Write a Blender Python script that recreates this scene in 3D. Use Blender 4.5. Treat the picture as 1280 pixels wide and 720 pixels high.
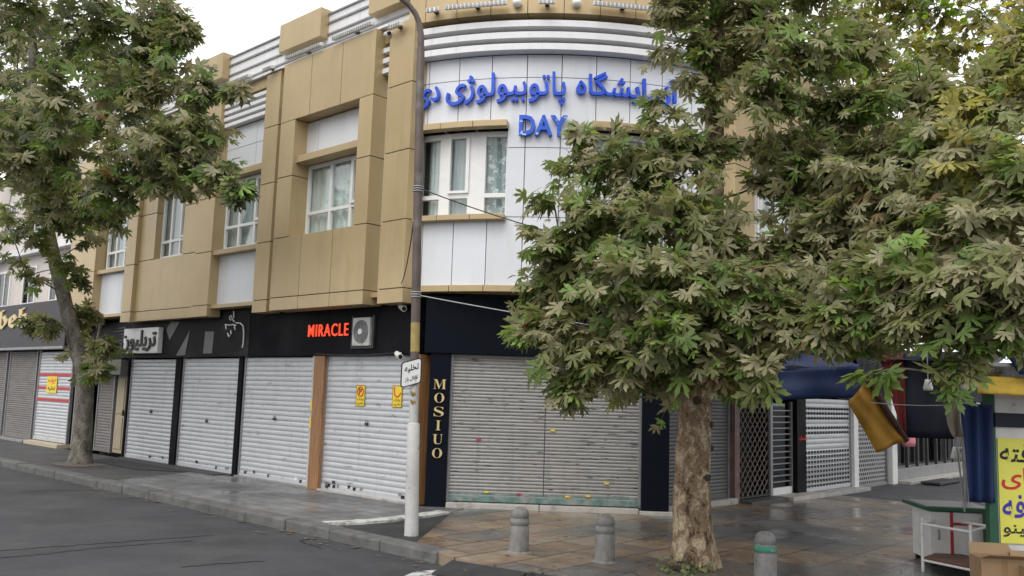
import bpy, bmesh, math, random
import numpy as np
from mathutils import Vector, Matrix
R_ = math.radians
sc = bpy.context.scene
for o in list(bpy.data.objects): bpy.data.objects.remove(o)
COL = sc.collection

# ------------------------------------------------------------------ camera
EYE = np.array([0.0, 0.0, 1.75]); FPX = 1097.0
CAM = np.array([[0.99950325, -0.03151587, 0.03128647*0], [-0.00379564, -0.12037616, 0.99272109], [0.03128647, 0.99222796, 0.12043599]])
cam = bpy.data.objects.new('camera', bpy.data.cameras.new('camera')); COL.objects.link(cam)
r_, u_, f_ = CAM[:, 0], CAM[:, 1], CAM[:, 2]
cam.matrix_world = Matrix(((r_[0], u_[0], -f_[0], EYE[0]), (r_[1], u_[1], -f_[1], EYE[1]), (r_[2], u_[2], -f_[2], EYE[2]), (0, 0, 0, 1)))
cam.data.sensor_width = 36.0; cam.data.lens = 36.0*FPX/1280.0
cam.data.clip_start = 0.05; cam.data.clip_end = 2000
sc.camera = cam

# ------------------------------------------------------------------ sky, sun, exposure
SUN_EL, SUN_AZ = R_(52), R_(205)       # azimuth clockwise from +Y: behind the camera, to the left
w = bpy.data.worlds.new('World'); sc.world = w; w.use_nodes = True
nt = w.node_tree; nt.nodes.clear()
sky = nt.nodes.new('ShaderNodeTexSky'); sky.sky_type = 'NISHITA'; sky.sun_disc = False
sky.sun_elevation = SUN_EL; sky.sun_rotation = SUN_AZ; sky.air_density = 1.0; sky.dust_density = 6.0; sky.ozone_density = 1.0
hs = nt.nodes.new('ShaderNodeHueSaturation'); hs.inputs['Saturation'].default_value = 0.22
bgn = nt.nodes.new('ShaderNodeBackground'); bgn.inputs['Strength'].default_value = 0.15
wo = nt.nodes.new('ShaderNodeOutputWorld')
# an even, bright cloud cover over the clear sky
wtc = nt.nodes.new('ShaderNodeTexCoord'); cn = nt.nodes.new('ShaderNodeTexNoise'); cn.inputs['Scale'].default_value = 2.2; cn.inputs['Detail'].default_value = 6
cmr = nt.nodes.new('ShaderNodeMapRange'); cmr.inputs[1].default_value = .3; cmr.inputs[2].default_value = .7; cmr.inputs[3].default_value = 4.2; cmr.inputs[4].default_value = 5.6
ccol = nt.nodes.new('ShaderNodeVectorMath'); ccol.operation = 'SCALE'; ccol.inputs[0].default_value = (.985, .99, 1.0)
cmx = nt.nodes.new('ShaderNodeMix'); cmx.data_type = 'RGBA'; cmx.inputs[0].default_value = 0.86
nt.links.new(wtc.outputs['Generated'], cn.inputs[0]); nt.links.new(cn.outputs[0], cmr.inputs[0]); nt.links.new(cmr.outputs[0], ccol.inputs['Scale'])
nt.links.new(sky.outputs[0], hs.inputs['Color']); nt.links.new(hs.outputs[0], cmx.inputs[6]); nt.links.new(ccol.outputs[0], cmx.inputs[7]); nt.links.new(cmx.outputs[2], bgn.inputs[0]); nt.links.new(bgn.outputs[0], wo.inputs[0])
sl = bpy.data.lights.new('sun', 'SUN'); sl.energy = 0.7; sl.angle = R_(45); sl.color = (1.0, 0.96, 0.9)
so = bpy.data.objects.new('sun', sl); COL.objects.link(so)
sd = Vector((math.sin(SUN_AZ)*math.cos(SUN_EL), math.cos(SUN_AZ)*math.cos(SUN_EL), math.sin(SUN_EL)))
so.rotation_euler = (-sd).to_track_quat('-Z', 'Y').to_euler()
sc.view_settings.view_transform = 'Standard'; sc.view_settings.look = 'None'
sc.view_settings.exposure = 0.95; sc.view_settings.gamma = 1.0; sc.view_settings.use_curve_mapping = False
sc.render.engine = 'CYCLES'
sc.cycles.max_bounces = 6; sc.cycles.transparent_max_bounces = 8; sc.cycles.use_denoising = True

# ------------------------------------------------------------------ frames measured on the ground
def ray(x, y):
    d = CAM @ np.array([x-640.0, -(y-360.0), FPX]); return d/np.linalg.norm(d)
def px(x, y, Y):                        # point seen at photo pixel x,y at distance Y
    d = ray(x, y); return EYE + d*(Y/d[1])
def pz(x, y, z):                        # point seen at photo pixel x,y on the level z
    d = ray(x, y); return EYE + d*((z-EYE[2])/d[2])
class Frame:
    def __init__(s, P, d, n): s.P = np.array(P, float); s.d = np.array(d, float); s.n = np.array(n, float)
    def pt(s, a, o, z): q = s.P + s.d*a + s.n*o; return (q[0], q[1], z)
FL = Frame((-1.38, 13.88, 0), (-0.737406, 0.675450, 0), (-0.675450, -0.737406, 0))     # long front, running away to the left
FR = Frame((2.07, 13.77, 0), (0.675450, 0.737406, 0), (0.737406, -0.675450, 0))        # side street front
dch = np.array([3.45, -0.11, 0])/3.4518
FC = Frame((-1.38, 13.88, 0), dch, (dch[1], -dch[0], 0))                               # chamfered corner shop
AC, AR = np.array([0.756, 18.60]), 5.25                                                # curved corner storey
def arc(th, off, z): t = R_(th); return (AC[0]+(AR+off)*math.sin(t), AC[1]-(AR+off)*math.cos(t), z)
def gz(x, y):                           # the side street falls gently away
    s = (np.array([x, y]) - FR.P[:2]) @ FR.d[:2]
    return -0.018*max(0.0, min(s, 14.0))

# ------------------------------------------------------------------ materials
MATS = {}
def mat(name, col, rough=0.6, metal=0.0, var=0.0, vscale=6.0, stretch=(1, 1, 1), bump=0.0, bscale=40.0, col2=None, dirt=None, dscale=2.0, dthr=(0.55, 0.7), dstretch=(1, 1, 1), rvar=0.0, emit=None, spec=0.5, coat=0, island=0.0, streak=None):
    if name in MATS: return MATS[name]
    m = bpy.data.materials.new(name); m.use_nodes = True; MATS[name] = m
    n = m.node_tree.nodes; L = m.node_tree.links; b = n['Principled BSDF']
    b.inputs['Roughness'].default_value = rough; b.inputs['Metallic'].default_value = metal
    b.inputs['Specular IOR Level'].default_value = spec; b.inputs['Coat Weight'].default_value = coat
    b.inputs['Base Color'].default_value = (*col, 1)
    tc = n.new('ShaderNodeTexCoord')
    def noise(scale, st, detail=6):
        mp = n.new('ShaderNodeMapping'); mp.inputs['Scale'].default_value = st; L.new(tc.outputs['Object'], mp.inputs[0])
        t = n.new('ShaderNodeTexNoise'); t.inputs['Scale'].default_value = scale; t.inputs['Detail'].default_value = detail; t.inputs['Roughness'].default_value = 0.65
        L.new(mp.outputs[0], t.inputs[0]); return t
    cur = None
    if var or col2:
        t = noise(vscale, stretch)
        mx = n.new('ShaderNodeMix'); mx.data_type = 'RGBA'
        c2 = col2 or tuple(c*(1-var) for c in col); c1 = col if col2 else tuple(min(1, c*(1+var)) for c in col)
        rp = n.new('ShaderNodeMapRange'); rp.inputs[1].default_value = 0.35; rp.inputs[2].default_value = 0.65
        L.new(t.outputs[0], rp.inputs[0]); L.new(rp.outputs[0], mx.inputs[0])
        mx.inputs[6].default_value = (*c1, 1); mx.inputs[7].default_value = (*c2, 1); cur = mx.outputs[2]
    if dirt:
        t = noise(dscale, dstretch, 9)
        rp = n.new('ShaderNodeMapRange'); rp.inputs[1].default_value = dthr[0]; rp.inputs[2].default_value = dthr[1]; L.new(t.outputs[0], rp.inputs[0])
        mx = n.new('ShaderNodeMix'); mx.data_type = 'RGBA'; L.new(rp.outputs[0], mx.inputs[0])
        if cur: L.new(cur, mx.inputs[6])
        else: mx.inputs[6].default_value = (*col, 1)
        mx.inputs[7].default_value = (*dirt, 1); cur = mx.outputs[2]
    if streak:   # rain streaks and grime running down the face
        t = noise(9.0, (1, 1, .06), 5); rp = n.new('ShaderNodeMapRange'); rp.inputs[1].default_value = .54; rp.inputs[2].default_value = .78; rp.inputs[4].default_value = streak[1]; L.new(t.outputs[0], rp.inputs[0])
        mx = n.new('ShaderNodeMix'); mx.data_type = 'RGBA'; L.new(rp.outputs[0], mx.inputs[0]); mx.inputs[7].default_value = (*streak[0], 1)
        if cur: L.new(cur, mx.inputs[6])
        else: mx.inputs[6].default_value = (*col, 1)
        cur = mx.outputs[2]
    if island:   # every panel comes from a slightly different batch
        ge = n.new('ShaderNodeNewGeometry'); rp = n.new('ShaderNodeMapRange'); rp.inputs[3].default_value = 1-island; rp.inputs[4].default_value = 1+island; L.new(ge.outputs['Random Per Island'], rp.inputs[0])
        mx = n.new('ShaderNodeMix'); mx.data_type = 'RGBA'; mx.blend_type = 'MULTIPLY'; mx.inputs[0].default_value = 1; L.new(rp.outputs[0], mx.inputs[7])
        if cur: L.new(cur, mx.inputs[6])
        else: mx.inputs[6].default_value = (*col, 1)
        cur = mx.outputs[2]
    if cur: L.new(cur, b.inputs['Base Color'])
    if rvar:
        t = noise(vscale*0.7, stretch); rp = n.new('ShaderNodeMapRange'); rp.inputs[1].default_value = .35; rp.inputs[2].default_value = .65
        rp.inputs[3].default_value = max(0.03, rough-rvar); rp.inputs[4].default_value = min(1, rough+rvar); L.new(t.outputs[0], rp.inputs[0]); L.new(rp.outputs[0], b.inputs['Roughness'])
    if bump:
        t = noise(bscale, (1, 1, 1)); bp = n.new('ShaderNodeBump'); bp.inputs['Strength'].default_value = bump; bp.inputs['Distance'].default_value = 0.02
        L.new(t.outputs[0], bp.inputs['Height']); L.new(bp.outputs[0], b.inputs['Normal'])
    if emit: b.inputs['Emission Color'].default_value = (*emit[0], 1); b.inputs['Emission Strength'].default_value = emit[1]
    return m

TAN = mat('tan_composite', (0.465, 0.355, 0.198), 0.38, 0.2, island=.06, streak=((.26, .20, .11), .22), spec=.4, var=0.05, vscale=1.2, dirt=(0.37, 0.275, 0.15), dscale=1.5, dstretch=(1, 1, 0.25), dthr=(.55, .8))
SILV = mat('silver_composite', (0.66, 0.68, 0.715), 0.33, 0.1, island=.035, streak=((.45, .44, .43), .3), var=0.03, vscale=1.0, dirt=(0.5, 0.5, 0.52), dscale=1.8, dstretch=(1, 1, 0.2), dthr=(.56, .85))
WALLM = mat('dark_joint', (0.05, 0.045, 0.04), 0.8)
WHITE = mat('white_upvc', (0.78, 0.78, 0.77), 0.35, var=.03)
WHITEM = mat('white_painted_steel', (0.72, 0.72, 0.71), 0.45, var=.06, vscale=8, dirt=(.32, .27, .22), dscale=7, dthr=(.62, .74))
LOUV = mat('white_louvre', (0.74, 0.74, 0.75), 0.4, streak=((.4, .39, .38), .4), var=.03)
BLACKP = mat('black_fascia', (0.006, 0.0065, 0.008), 0.5, spec=.06, var=.25, vscale=1.5, rvar=.12, dirt=(.016, .0165, .018), dscale=1.3, dthr=(.55, .8))
NAVYP = mat('blue_black_fascia', (0.005, 0.007, 0.012), 0.5, rvar=.1, spec=.06)
GREYP = mat('weathered_grey_fascia', (0.014, 0.014, 0.015), 0.55, spec=.1, var=.25, vscale=1.2, dirt=(.055, .055, .055), dscale=1.1, dthr=(.56, .8))
DARK = mat('shop_interior', (0.012, 0.012, 0.013), 0.8)
SHUT_W = mat('white_shutter', (0.50, 0.51, 0.53), 0.42, 0.25, var=.06, vscale=2.5, stretch=(1, 1, 3), dirt=(.20, .19, .18), dscale=5, dthr=(.60, .72), dstretch=(.6, .6, 2.5), streak=((.28, .26, .24), .45))
SHUT_G = mat('worn_grey_shutter', (0.27, 0.265, 0.255), 0.5, 0.3, var=.14, vscale=2, stretch=(.8, .8, 5), dirt=(.02, .02, .02), dscale=5, dthr=(.595, .625), dstretch=(.8, .8, 8), streak=((.10, .10, .098), .5))
SHUT_D = mat('dark_grey_shutter', (0.10, 0.105, 0.11), 0.5, 0.3, var=.1, vscale=2)
SHUT_B = mat('brown_grey_shutter', (0.17, 0.155, 0.145), 0.6, 0.1, var=.15, vscale=2, stretch=(1, 1, 4))
TEAL = mat('worn_teal_paint', (0.10, 0.175, 0.16), 0.6, var=.3, vscale=7, dirt=(.24, .24, .23), dscale=5, dthr=(.47, .60))
STEEL = mat('grey_steel', (0.28, 0.28, 0.29), 0.45, .5, var=.12, vscale=6)
DSTEEL = mat('dark_steel', (0.05, 0.05, 0.053), 0.5, .4, var=.2)
WOOD = mat('orange_wood', (0.27, 0.135, 0.055), 0.5, var=.3, vscale=5, stretch=(6, 6, .5))
SILL = mat('pale_stone_sill', (0.40, 0.38, 0.35), 0.6, var=.12, vscale=5, dirt=(.15, .14, .13), dscale=4, dthr=(.55, .7))
STONE = mat('grey_stone', (0.22, 0.22, 0.22), 0.5, var=.15, vscale=5)
CONC = mat('bollard_concrete', (0.20, 0.196, 0.188), 0.85, var=.18, vscale=14, bump=.4, bscale=60, dirt=(.10, .10, .095), dscale=7, dthr=(.55, .7))
KERB = mat('kerb_concrete', (0.11, 0.11, 0.108), 0.85, var=.25, vscale=3, bump=.5, bscale=30, dirt=(.06, .06, .06), dscale=2.5, dthr=(.52, .7))
GOLD = mat('gold_letters', (0.62, 0.48, 0.24), 0.35, .3)
BLUEL = mat('blue_letters', (0.008, 0.075, 0.60), 0.4, var=.15, vscale=3)
REDL = mat('red_lit_letters', (0.8, 0.06, 0.02), 0.4, emit=((1.0, 0.07, 0.02), 0.4))
REDP = mat('red_paint', (0.45, 0.03, 0.04), 0.5)
YEL = mat('yellow_sticker', (0.75, 0.55, 0.03), 0.5)
BLACK = mat('black_print', (0.012, 0.012, 0.012), 0.5)
POLEB = mat('brown_pole_paint', (0.10, 0.075, 0.065), 0.55, var=.2, vscale=5, dirt=(.16, .15, .14), dscale=4)
POLEW = mat('whitewashed_pole', (0.46, 0.46, 0.445), 0.7, var=.08, vscale=7, dirt=(.2, .19, .17), dscale=8, dthr=(.6, .68), bump=.15, bscale=25)
POLEY = mat('faded_yellow_band', (0.33, 0.25, 0.085), 0.6, var=.2, vscale=9)
WIRE = mat('black_wire', (0.02, 0.02, 0.02), 0.5)
WIREG = mat('grey_wire', (0.35, 0.35, 0.34), 0.5)
PLAST = mat('white_plastic', (0.72, 0.72, 0.70), 0.4, var=.05)
PALEB = mat('pale_render', (0.62, 0.57, 0.53), 0.85, var=.06, vscale=1.5)
PINK = mat('pink_plastic', (0.72, 0.25, 0.30), 0.5)
BEIGED = mat('beige_door_paint', (0.36, 0.30, 0.20), 0.5, var=.15, vscale=4, stretch=(3, 3, .5))
CANO = mat('grey_canopy', (0.13, 0.13, 0.13), 0.6, var=.15, vscale=3)
GREENP = mat('green_paint', (0.02, 0.10, 0.05), 0.5, var=.2)
TARPB = mat('blue_tarp', (0.006, 0.021, 0.085), 0.6, var=.15, vscale=2, bump=.2, bscale=12)
TARPN = mat('navy_tarp', (0.004, 0.007, 0.024), 0.6, var=.2, vscale=2, bump=.2, bscale=12)
TARPY = mat('ochre_tarp', (0.38, 0.20, 0.02), 0.65, var=.25, vscale=3, bump=.2, bscale=14)
TARPR = mat('red_tarp', (0.13, 0.01, 0.01), 0.6, var=.15, vscale=3)
TARPW = mat('brown_tarp_edge', (0.06, 0.03, 0.02), 0.6)
AWNY = mat('yellow_awning', (0.62, 0.40, 0.04), 0.6, var=.15, vscale=6, bump=.2, bscale=20, dirt=(.3, .2, .05), dscale=5)
BEIGEC = mat('beige_cloth', (0.42, 0.36, 0.29), 0.8, var=.1)
SIGNY = mat('lime_yellow_banner', (0.78, 0.76, 0.12), 0.45, var=.03)
CARDB = mat('cardboard', (0.34, 0.23, 0.13), 0.85, var=.08, vscale=4, bump=.1)
INKB = mat('blue_ink', (0.05, 0.03, 0.42), 0.5)
INKR = mat('red_ink', (0.65, 0.02, 0.03), 0.5)
CURT = mat('pale_curtain', (0.74, 0.78, 0.77), 0.8, var=.12, vscale=4, stretch=(4, 4, .3))
CURTD = mat('grey_curtain', (0.50, 0.54, 0.55), 0.8, var=.15, vscale=4, stretch=(4, 4, .3))
CURTP = mat('leaf_reflection_blind', (0.36, 0.42, 0.42), 0.8, dirt=(.85, .87, .87), dscale=9, dthr=(.52, .56))  # dirt mask paints the pane's leaf reflections onto this curtain
SOIL = mat('tree_pit_soil', (0.12, 0.10, 0.08), 0.95, var=.35, vscale=14, bump=.8, bscale=40)
ROADPAINT = mat('worn_road_paint', (0.5, 0.5, 0.48), 0.7, dirt=(.09, .09, .09), dscale=6, dthr=(.48, .58))

def glass(name, tint=(0.85, 0.9, 0.9), gl=0.06):
    m = bpy.data.materials.new(name); m.use_nodes = True; n = m.node_tree.nodes; L = m.node_tree.links; n.clear()
    o = n.new('ShaderNodeOutputMaterial'); mx = n.new('ShaderNodeMixShader'); t = n.new('ShaderNodeBsdfTransparent'); g = n.new('ShaderNodeBsdfGlossy')
    fr = n.new('ShaderNodeLayerWeight'); fr.inputs[0].default_value = .5
    pw = n.new('ShaderNodeMath'); pw.operation = 'POWER'; pw.inputs[1].default_value = 3.0; L.new(fr.outputs['Facing'], pw.inputs[0])
    ad = n.new('ShaderNodeMath'); ad.operation = 'MULTIPLY_ADD'; ad.inputs[1].default_value = .55; ad.inputs[2].default_value = gl; L.new(pw.outputs[0], ad.inputs[0])
    t.inputs[0].default_value = (*tint, 1); g.inputs['Roughness'].default_value = 0.03
    L.new(ad.outputs[0], mx.inputs[0]); L.new(t.outputs[0], mx.inputs[1]); L.new(g.outputs[0], mx.inputs[2]); L.new(mx.outputs[0], o.inputs[0]); return m
GLASS = glass('window_glass', (0.93, 0.96, 0.955), .05); GLASSD = glass('dark_glass', (0.35, 0.38, 0.4), .05)

# ------------------------------------------------------------------ mesh helper
class MB:
    def __init__(s): s.v = []; s.f = []; s.sm = []
    def add(s, vs, fs, smooth=False):
        b = len(s.v); s.v += [tuple(map(float, p)) for p in vs]
        for f in fs: s.f.append(tuple(b+i for i in f)); s.sm.append(smooth)
        return s
    def hexa(s, p):   # 8 points: bottom loop, top loop
        return s.add(p, [(0, 3, 2, 1), (4, 5, 6, 7), (0, 1, 5, 4), (1, 2, 6, 5), (2, 3, 7, 6), (3, 0, 4, 7)])
    def box(s, F, a0, a1, o0, o1, z0, z1):
        return s.hexa([F.pt(a0, o0, z0), F.pt(a1, o0, z0), F.pt(a1, o1, z0), F.pt(a0, o1, z0), F.pt(a0, o0, z1), F.pt(a1, o0, z1), F.pt(a1, o1, z1), F.pt(a0, o1, z1)])
    def wbox(s, x0, x1, y0, y1, z0, z1):
        return s.hexa([(x0, y0, z0), (x1, y0, z0), (x1, y1, z0), (x0, y1, z0), (x0, y0, z1), (x1, y0, z1), (x1, y1, z1), (x0, y1, z1)])
    def arcbox(s, t0, t1, o0, o1, z0, z1, step=2.0):
        n = max(1, int(abs(t1-t0)/step)); vs = []; fs = []
        for i in range(n+1):
            t = t0+(t1-t0)*i/n; vs += [arc(t, o0, z0), arc(t, o1, z0), arc(t, o1, z1), arc(t, o0, z1)]
        for i in range(n):
            a, b = 4*i, 4*i+4
            for k in range(4): fs.append((a+k, a+(k+1) % 4, b+(k+1) % 4, b+k))
        fs += [(0, 1, 2, 3), (4*n+3, 4*n+2, 4*n+1, 4*n)]; return s.add(vs, fs)
    def prism(s, poly, z0, z1):
        n = len(poly); vs = [(p[0], p[1], z0) for p in poly]+[(p[0], p[1], z1) for p in poly]
        return s.add(vs, [tuple(range(n))[::-1], tuple(range(n, 2*n))]+[(i, (i+1) % n, n+(i+1) % n, n+i) for i in range(n)])
    def extr(s, F, poly, o0, o1):   # polygon in (along, z) extruded across the frame
        n = len(poly); vs = [F.pt(a, o0, z) for a, z in poly]+[F.pt(a, o1, z) for a, z in poly]
        return s.add(vs, [tuple(range(n))[::-1], tuple(range(n, 2*n))]+[(i, (i+1) % n, n+(i+1) % n, n+i) for i in range(n)])
    def tube(s, pts, rad, seg=8, smooth=True, caps=True):
        pts = [np.array(p, float) for p in pts]; n = len(pts)
        if not hasattr(rad, '__len__'): rad = [rad]*n
        vs = []; fs = []; prev = None
        for i in range(n):
            t = pts[min(i+1, n-1)]-pts[max(i-1, 0)]; t = t/(np.linalg.norm(t)+1e-9)
            if prev is None:
                a = np.array([0, 0, 1.0]) if abs(t[2]) < .9 else np.array([1.0, 0, 0]); u = np.cross(t, a)
            else: u = prev-t*(prev@t)
            u = u/(np.linalg.norm(u)+1e-9); prev = u; v = np.cross(t, u)
            for k in range(seg):
                an = 2*math.pi*k/seg; vs.append(pts[i]+(u*math.cos(an)+v*math.sin(an))*rad[i])
        for i in range(n-1):
            for k in range(seg): fs.append((i*seg+k, i*seg+(k+1) % seg, (i+1)*seg+(k+1) % seg, (i+1)*seg+k))
        s.add(vs, fs, smooth)
        if caps:
            s.add(vs[:seg], [tuple(range(seg))[::-1]]); s.add(vs[(n-1)*seg:], [tuple(range(seg))])   # caps keep their own corners so the side shades round
        return s
    def lathe(s, prof, c=(0, 0, 0), seg=24, smooth=True):
        vs = []; fs = []; n = len(prof)
        for r, z in prof:
            for k in range(seg): a = 2*math.pi*k/seg; vs.append((c[0]+r*math.cos(a), c[1]+r*math.sin(a), c[2]+z))
        for i in range(n-1):
            for k in range(seg): fs.append((i*seg+k, i*seg+(k+1) % seg, (i+1)*seg+(k+1) % seg, (i+1)*seg+k))
        s.add(vs, fs, smooth); b = len(s.v)-n*seg
        s.f.append(tuple(range(b, b+seg))[::-1]); s.sm.append(False); s.f.append(tuple(range(b+(n-1)*seg, b+n*seg))); s.sm.append(False); return s
    def grid(s, fn, nu, nv, smooth=True):
        vs = [fn(i/nu, j/nv) for j in range(nv+1) for i in range(nu+1)]
        return s.add(vs, [(j*(nu+1)+i, j*(nu+1)+i+1, (j+1)*(nu+1)+i+1, (j+1)*(nu+1)+i) for j in range(nv) for i in range(nu)], smooth)
    def build(s, name, m, parent=None, bevel=0, solid=0, recalc=True):
        me = bpy.data.meshes.new(name); org = np.zeros(3)
        par_loc = np.array(parent_world(parent)) if parent else np.zeros(3)
        V = np.array(s.v)
        if parent is None and len(V): org = np.array([(V[:, 0].min()+V[:, 0].max())/2, (V[:, 1].min()+V[:, 1].max())/2, V[:, 2].min()])
        me.from_pydata([tuple(p) for p in V-par_loc-org], [], s.f)
        me.polygons.foreach_set('use_smooth', s.sm); me.materials.append(m)
        if recalc:
            bm = bmesh.new(); bm.from_mesh(me); bmesh.ops.recalc_face_normals(bm, faces=bm.faces); bm.to_mesh(me); bm.free()
        o = bpy.data.objects.new(name, me); COL.objects.link(o)
        if parent: o.parent = parent
        else: o.location = org
        if solid: md = o.modifiers.new('solid', 'SOLIDIFY'); md.thickness = solid; md.offset = 0
        if bevel: md = o.modifiers.new('bevel', 'BEVEL'); md.width = bevel; md.segments = 2; md.limit_method = 'ANGLE'; md.angle_limit = R_(40)
        return o
def parent_world(o):
    p = np.zeros(3)
    while o: p += np.array(o.location); o = o.parent
    return p
def tag(o, label, cat, group=None):
    o['label'] = label; o['category'] = cat
    if group: o['group'] = group
    return o
def thing(name, label, cat, loc, group=None):
    o = bpy.data.objects.new(name, None); o.empty_display_size = .2; COL.objects.link(o); o.location = [float(c) for c in loc]
    return tag(o, label, cat, group)
def struct(o): o['kind'] = 'structure'; return o
def copy_thing(t, loc, label):
    r = t.copy(); COL.objects.link(r); r.location = [float(c) for c in loc]; r['label'] = label
    for ch in list(t.children):
        c = ch.copy(); COL.objects.link(c); c.parent = r
        for g in list(ch.children):
            d = g.copy(); COL.objects.link(d); d.parent = c
    return r

# ------------------------------------------------------------------ lettering
AT = {'ا': (0xFE8D, 0xFE8E, 0, 0), 'آ': (0xFE81, 0xFE82, 0, 0), 'ب': (0xFE8F, 0xFE90, 0xFE91, 0xFE92), 'پ': (0xFB56, 0xFB57, 0xFB58, 0xFB59), 'ت': (0xFE95, 0xFE96, 0xFE97, 0xFE98), 'چ': (0xFB7A, 0xFB7B, 0xFB7C, 0xFB7D), 'خ': (0xFEA5, 0xFEA6, 0xFEA7, 0xFEA8), 'د': (0xFEA9, 0xFEAA, 0, 0), 'ر': (0xFEAD, 0xFEAE, 0, 0), 'ز': (0xFEAF, 0xFEB0, 0, 0), 'ژ': (0xFB8A, 0xFB8B, 0, 0), 'س': (0xFEB1, 0xFEB2, 0xFEB3, 0xFEB4), 'ش': (0xFEB5, 0xFEB6, 0xFEB7, 0xFEB8), 'ف': (0xFED1, 0xFED2, 0xFED3, 0xFED4), 'ک': (0xFB8E, 0xFB8F, 0xFB90, 0xFB91), 'گ': (0xFB92, 0xFB93, 0xFB94, 0xFB95), 'ل': (0xFEDD, 0xFEDE, 0xFEDF, 0xFEE0), 'م': (0xFEE1, 0xFEE2, 0xFEE3, 0xFEE4), 'ن': (0xFEE5, 0xFEE6, 0xFEE7, 0xFEE8), 'و': (0xFEED, 0xFEEE, 0, 0), 'ه': (0x0647, 0xFEEA, 0xFEEB, 0xFEEC), 'ی': (0xFBFC, 0xFBFD, 0xFBFE, 0xFBFF)}
def shape(s):
    out = []
    for i, c in enumerate(s):
        if c not in AT: out.append(c); continue
        pj = i > 0 and s[i-1] in AT and AT[s[i-1]][2]; nj = i+1 < len(s) and s[i+1] in AT and AT[c][2]
        out.append(chr(AT[c][3] if pj and nj else AT[c][1] if pj else AT[c][2] if nj else AT[c][0]))
    return ''.join(reversed(out))
def text_mesh(body, w, h, depth, bold=0.0):
    if body == 'MIRACLE': body = 'M I R A C L E'.replace(' ', '\u200a')
    """letters in a w x h box, x right, y up, z out; returns verts, faces"""
    c = bpy.data.curves.new('letters', 'FONT'); c.body = body; c.offset = bold; c.extrude = 0.5; c.resolution_u = 3
    o = bpy.data.objects.new('letters', c); COL.objects.link(o)
    dg = bpy.context.evaluated_depsgraph_get(); dg.update(); me = o.evaluated_get(dg).to_mesh()
    V = np.array([v.co[:] for v in me.vertices]); Fc = [tuple(p.vertices) for p in me.polygons]
    o.evaluated_get(dg).to_mesh_clear(); bpy.data.objects.remove(o); bpy.data.curves.remove(c)
    mn, mx = V.min(0), V.max(0); V = (V-mn)/(mx-mn); V[:, 0] *= w; V[:, 1] *= h; V[:, 2] *= depth
    return V, Fc
def put_text(name, body, F, a0, a1, off, z0, z1, m, parent, depth=.01, bold=0.0, tilt=0):
    """lettering on a frame; a0 is the left end as read"""
    V, Fc = text_mesh(body, abs(a1-a0), z1-z0, depth, bold); sg = 1 if a1 > a0 else -1
    mb = MB(); mb.add([F.pt(a0+sg*(v[0]), off+v[2], z0+v[1]+tilt*v[0]) for v in V], Fc); return mb.build(name, m, parent)

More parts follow.
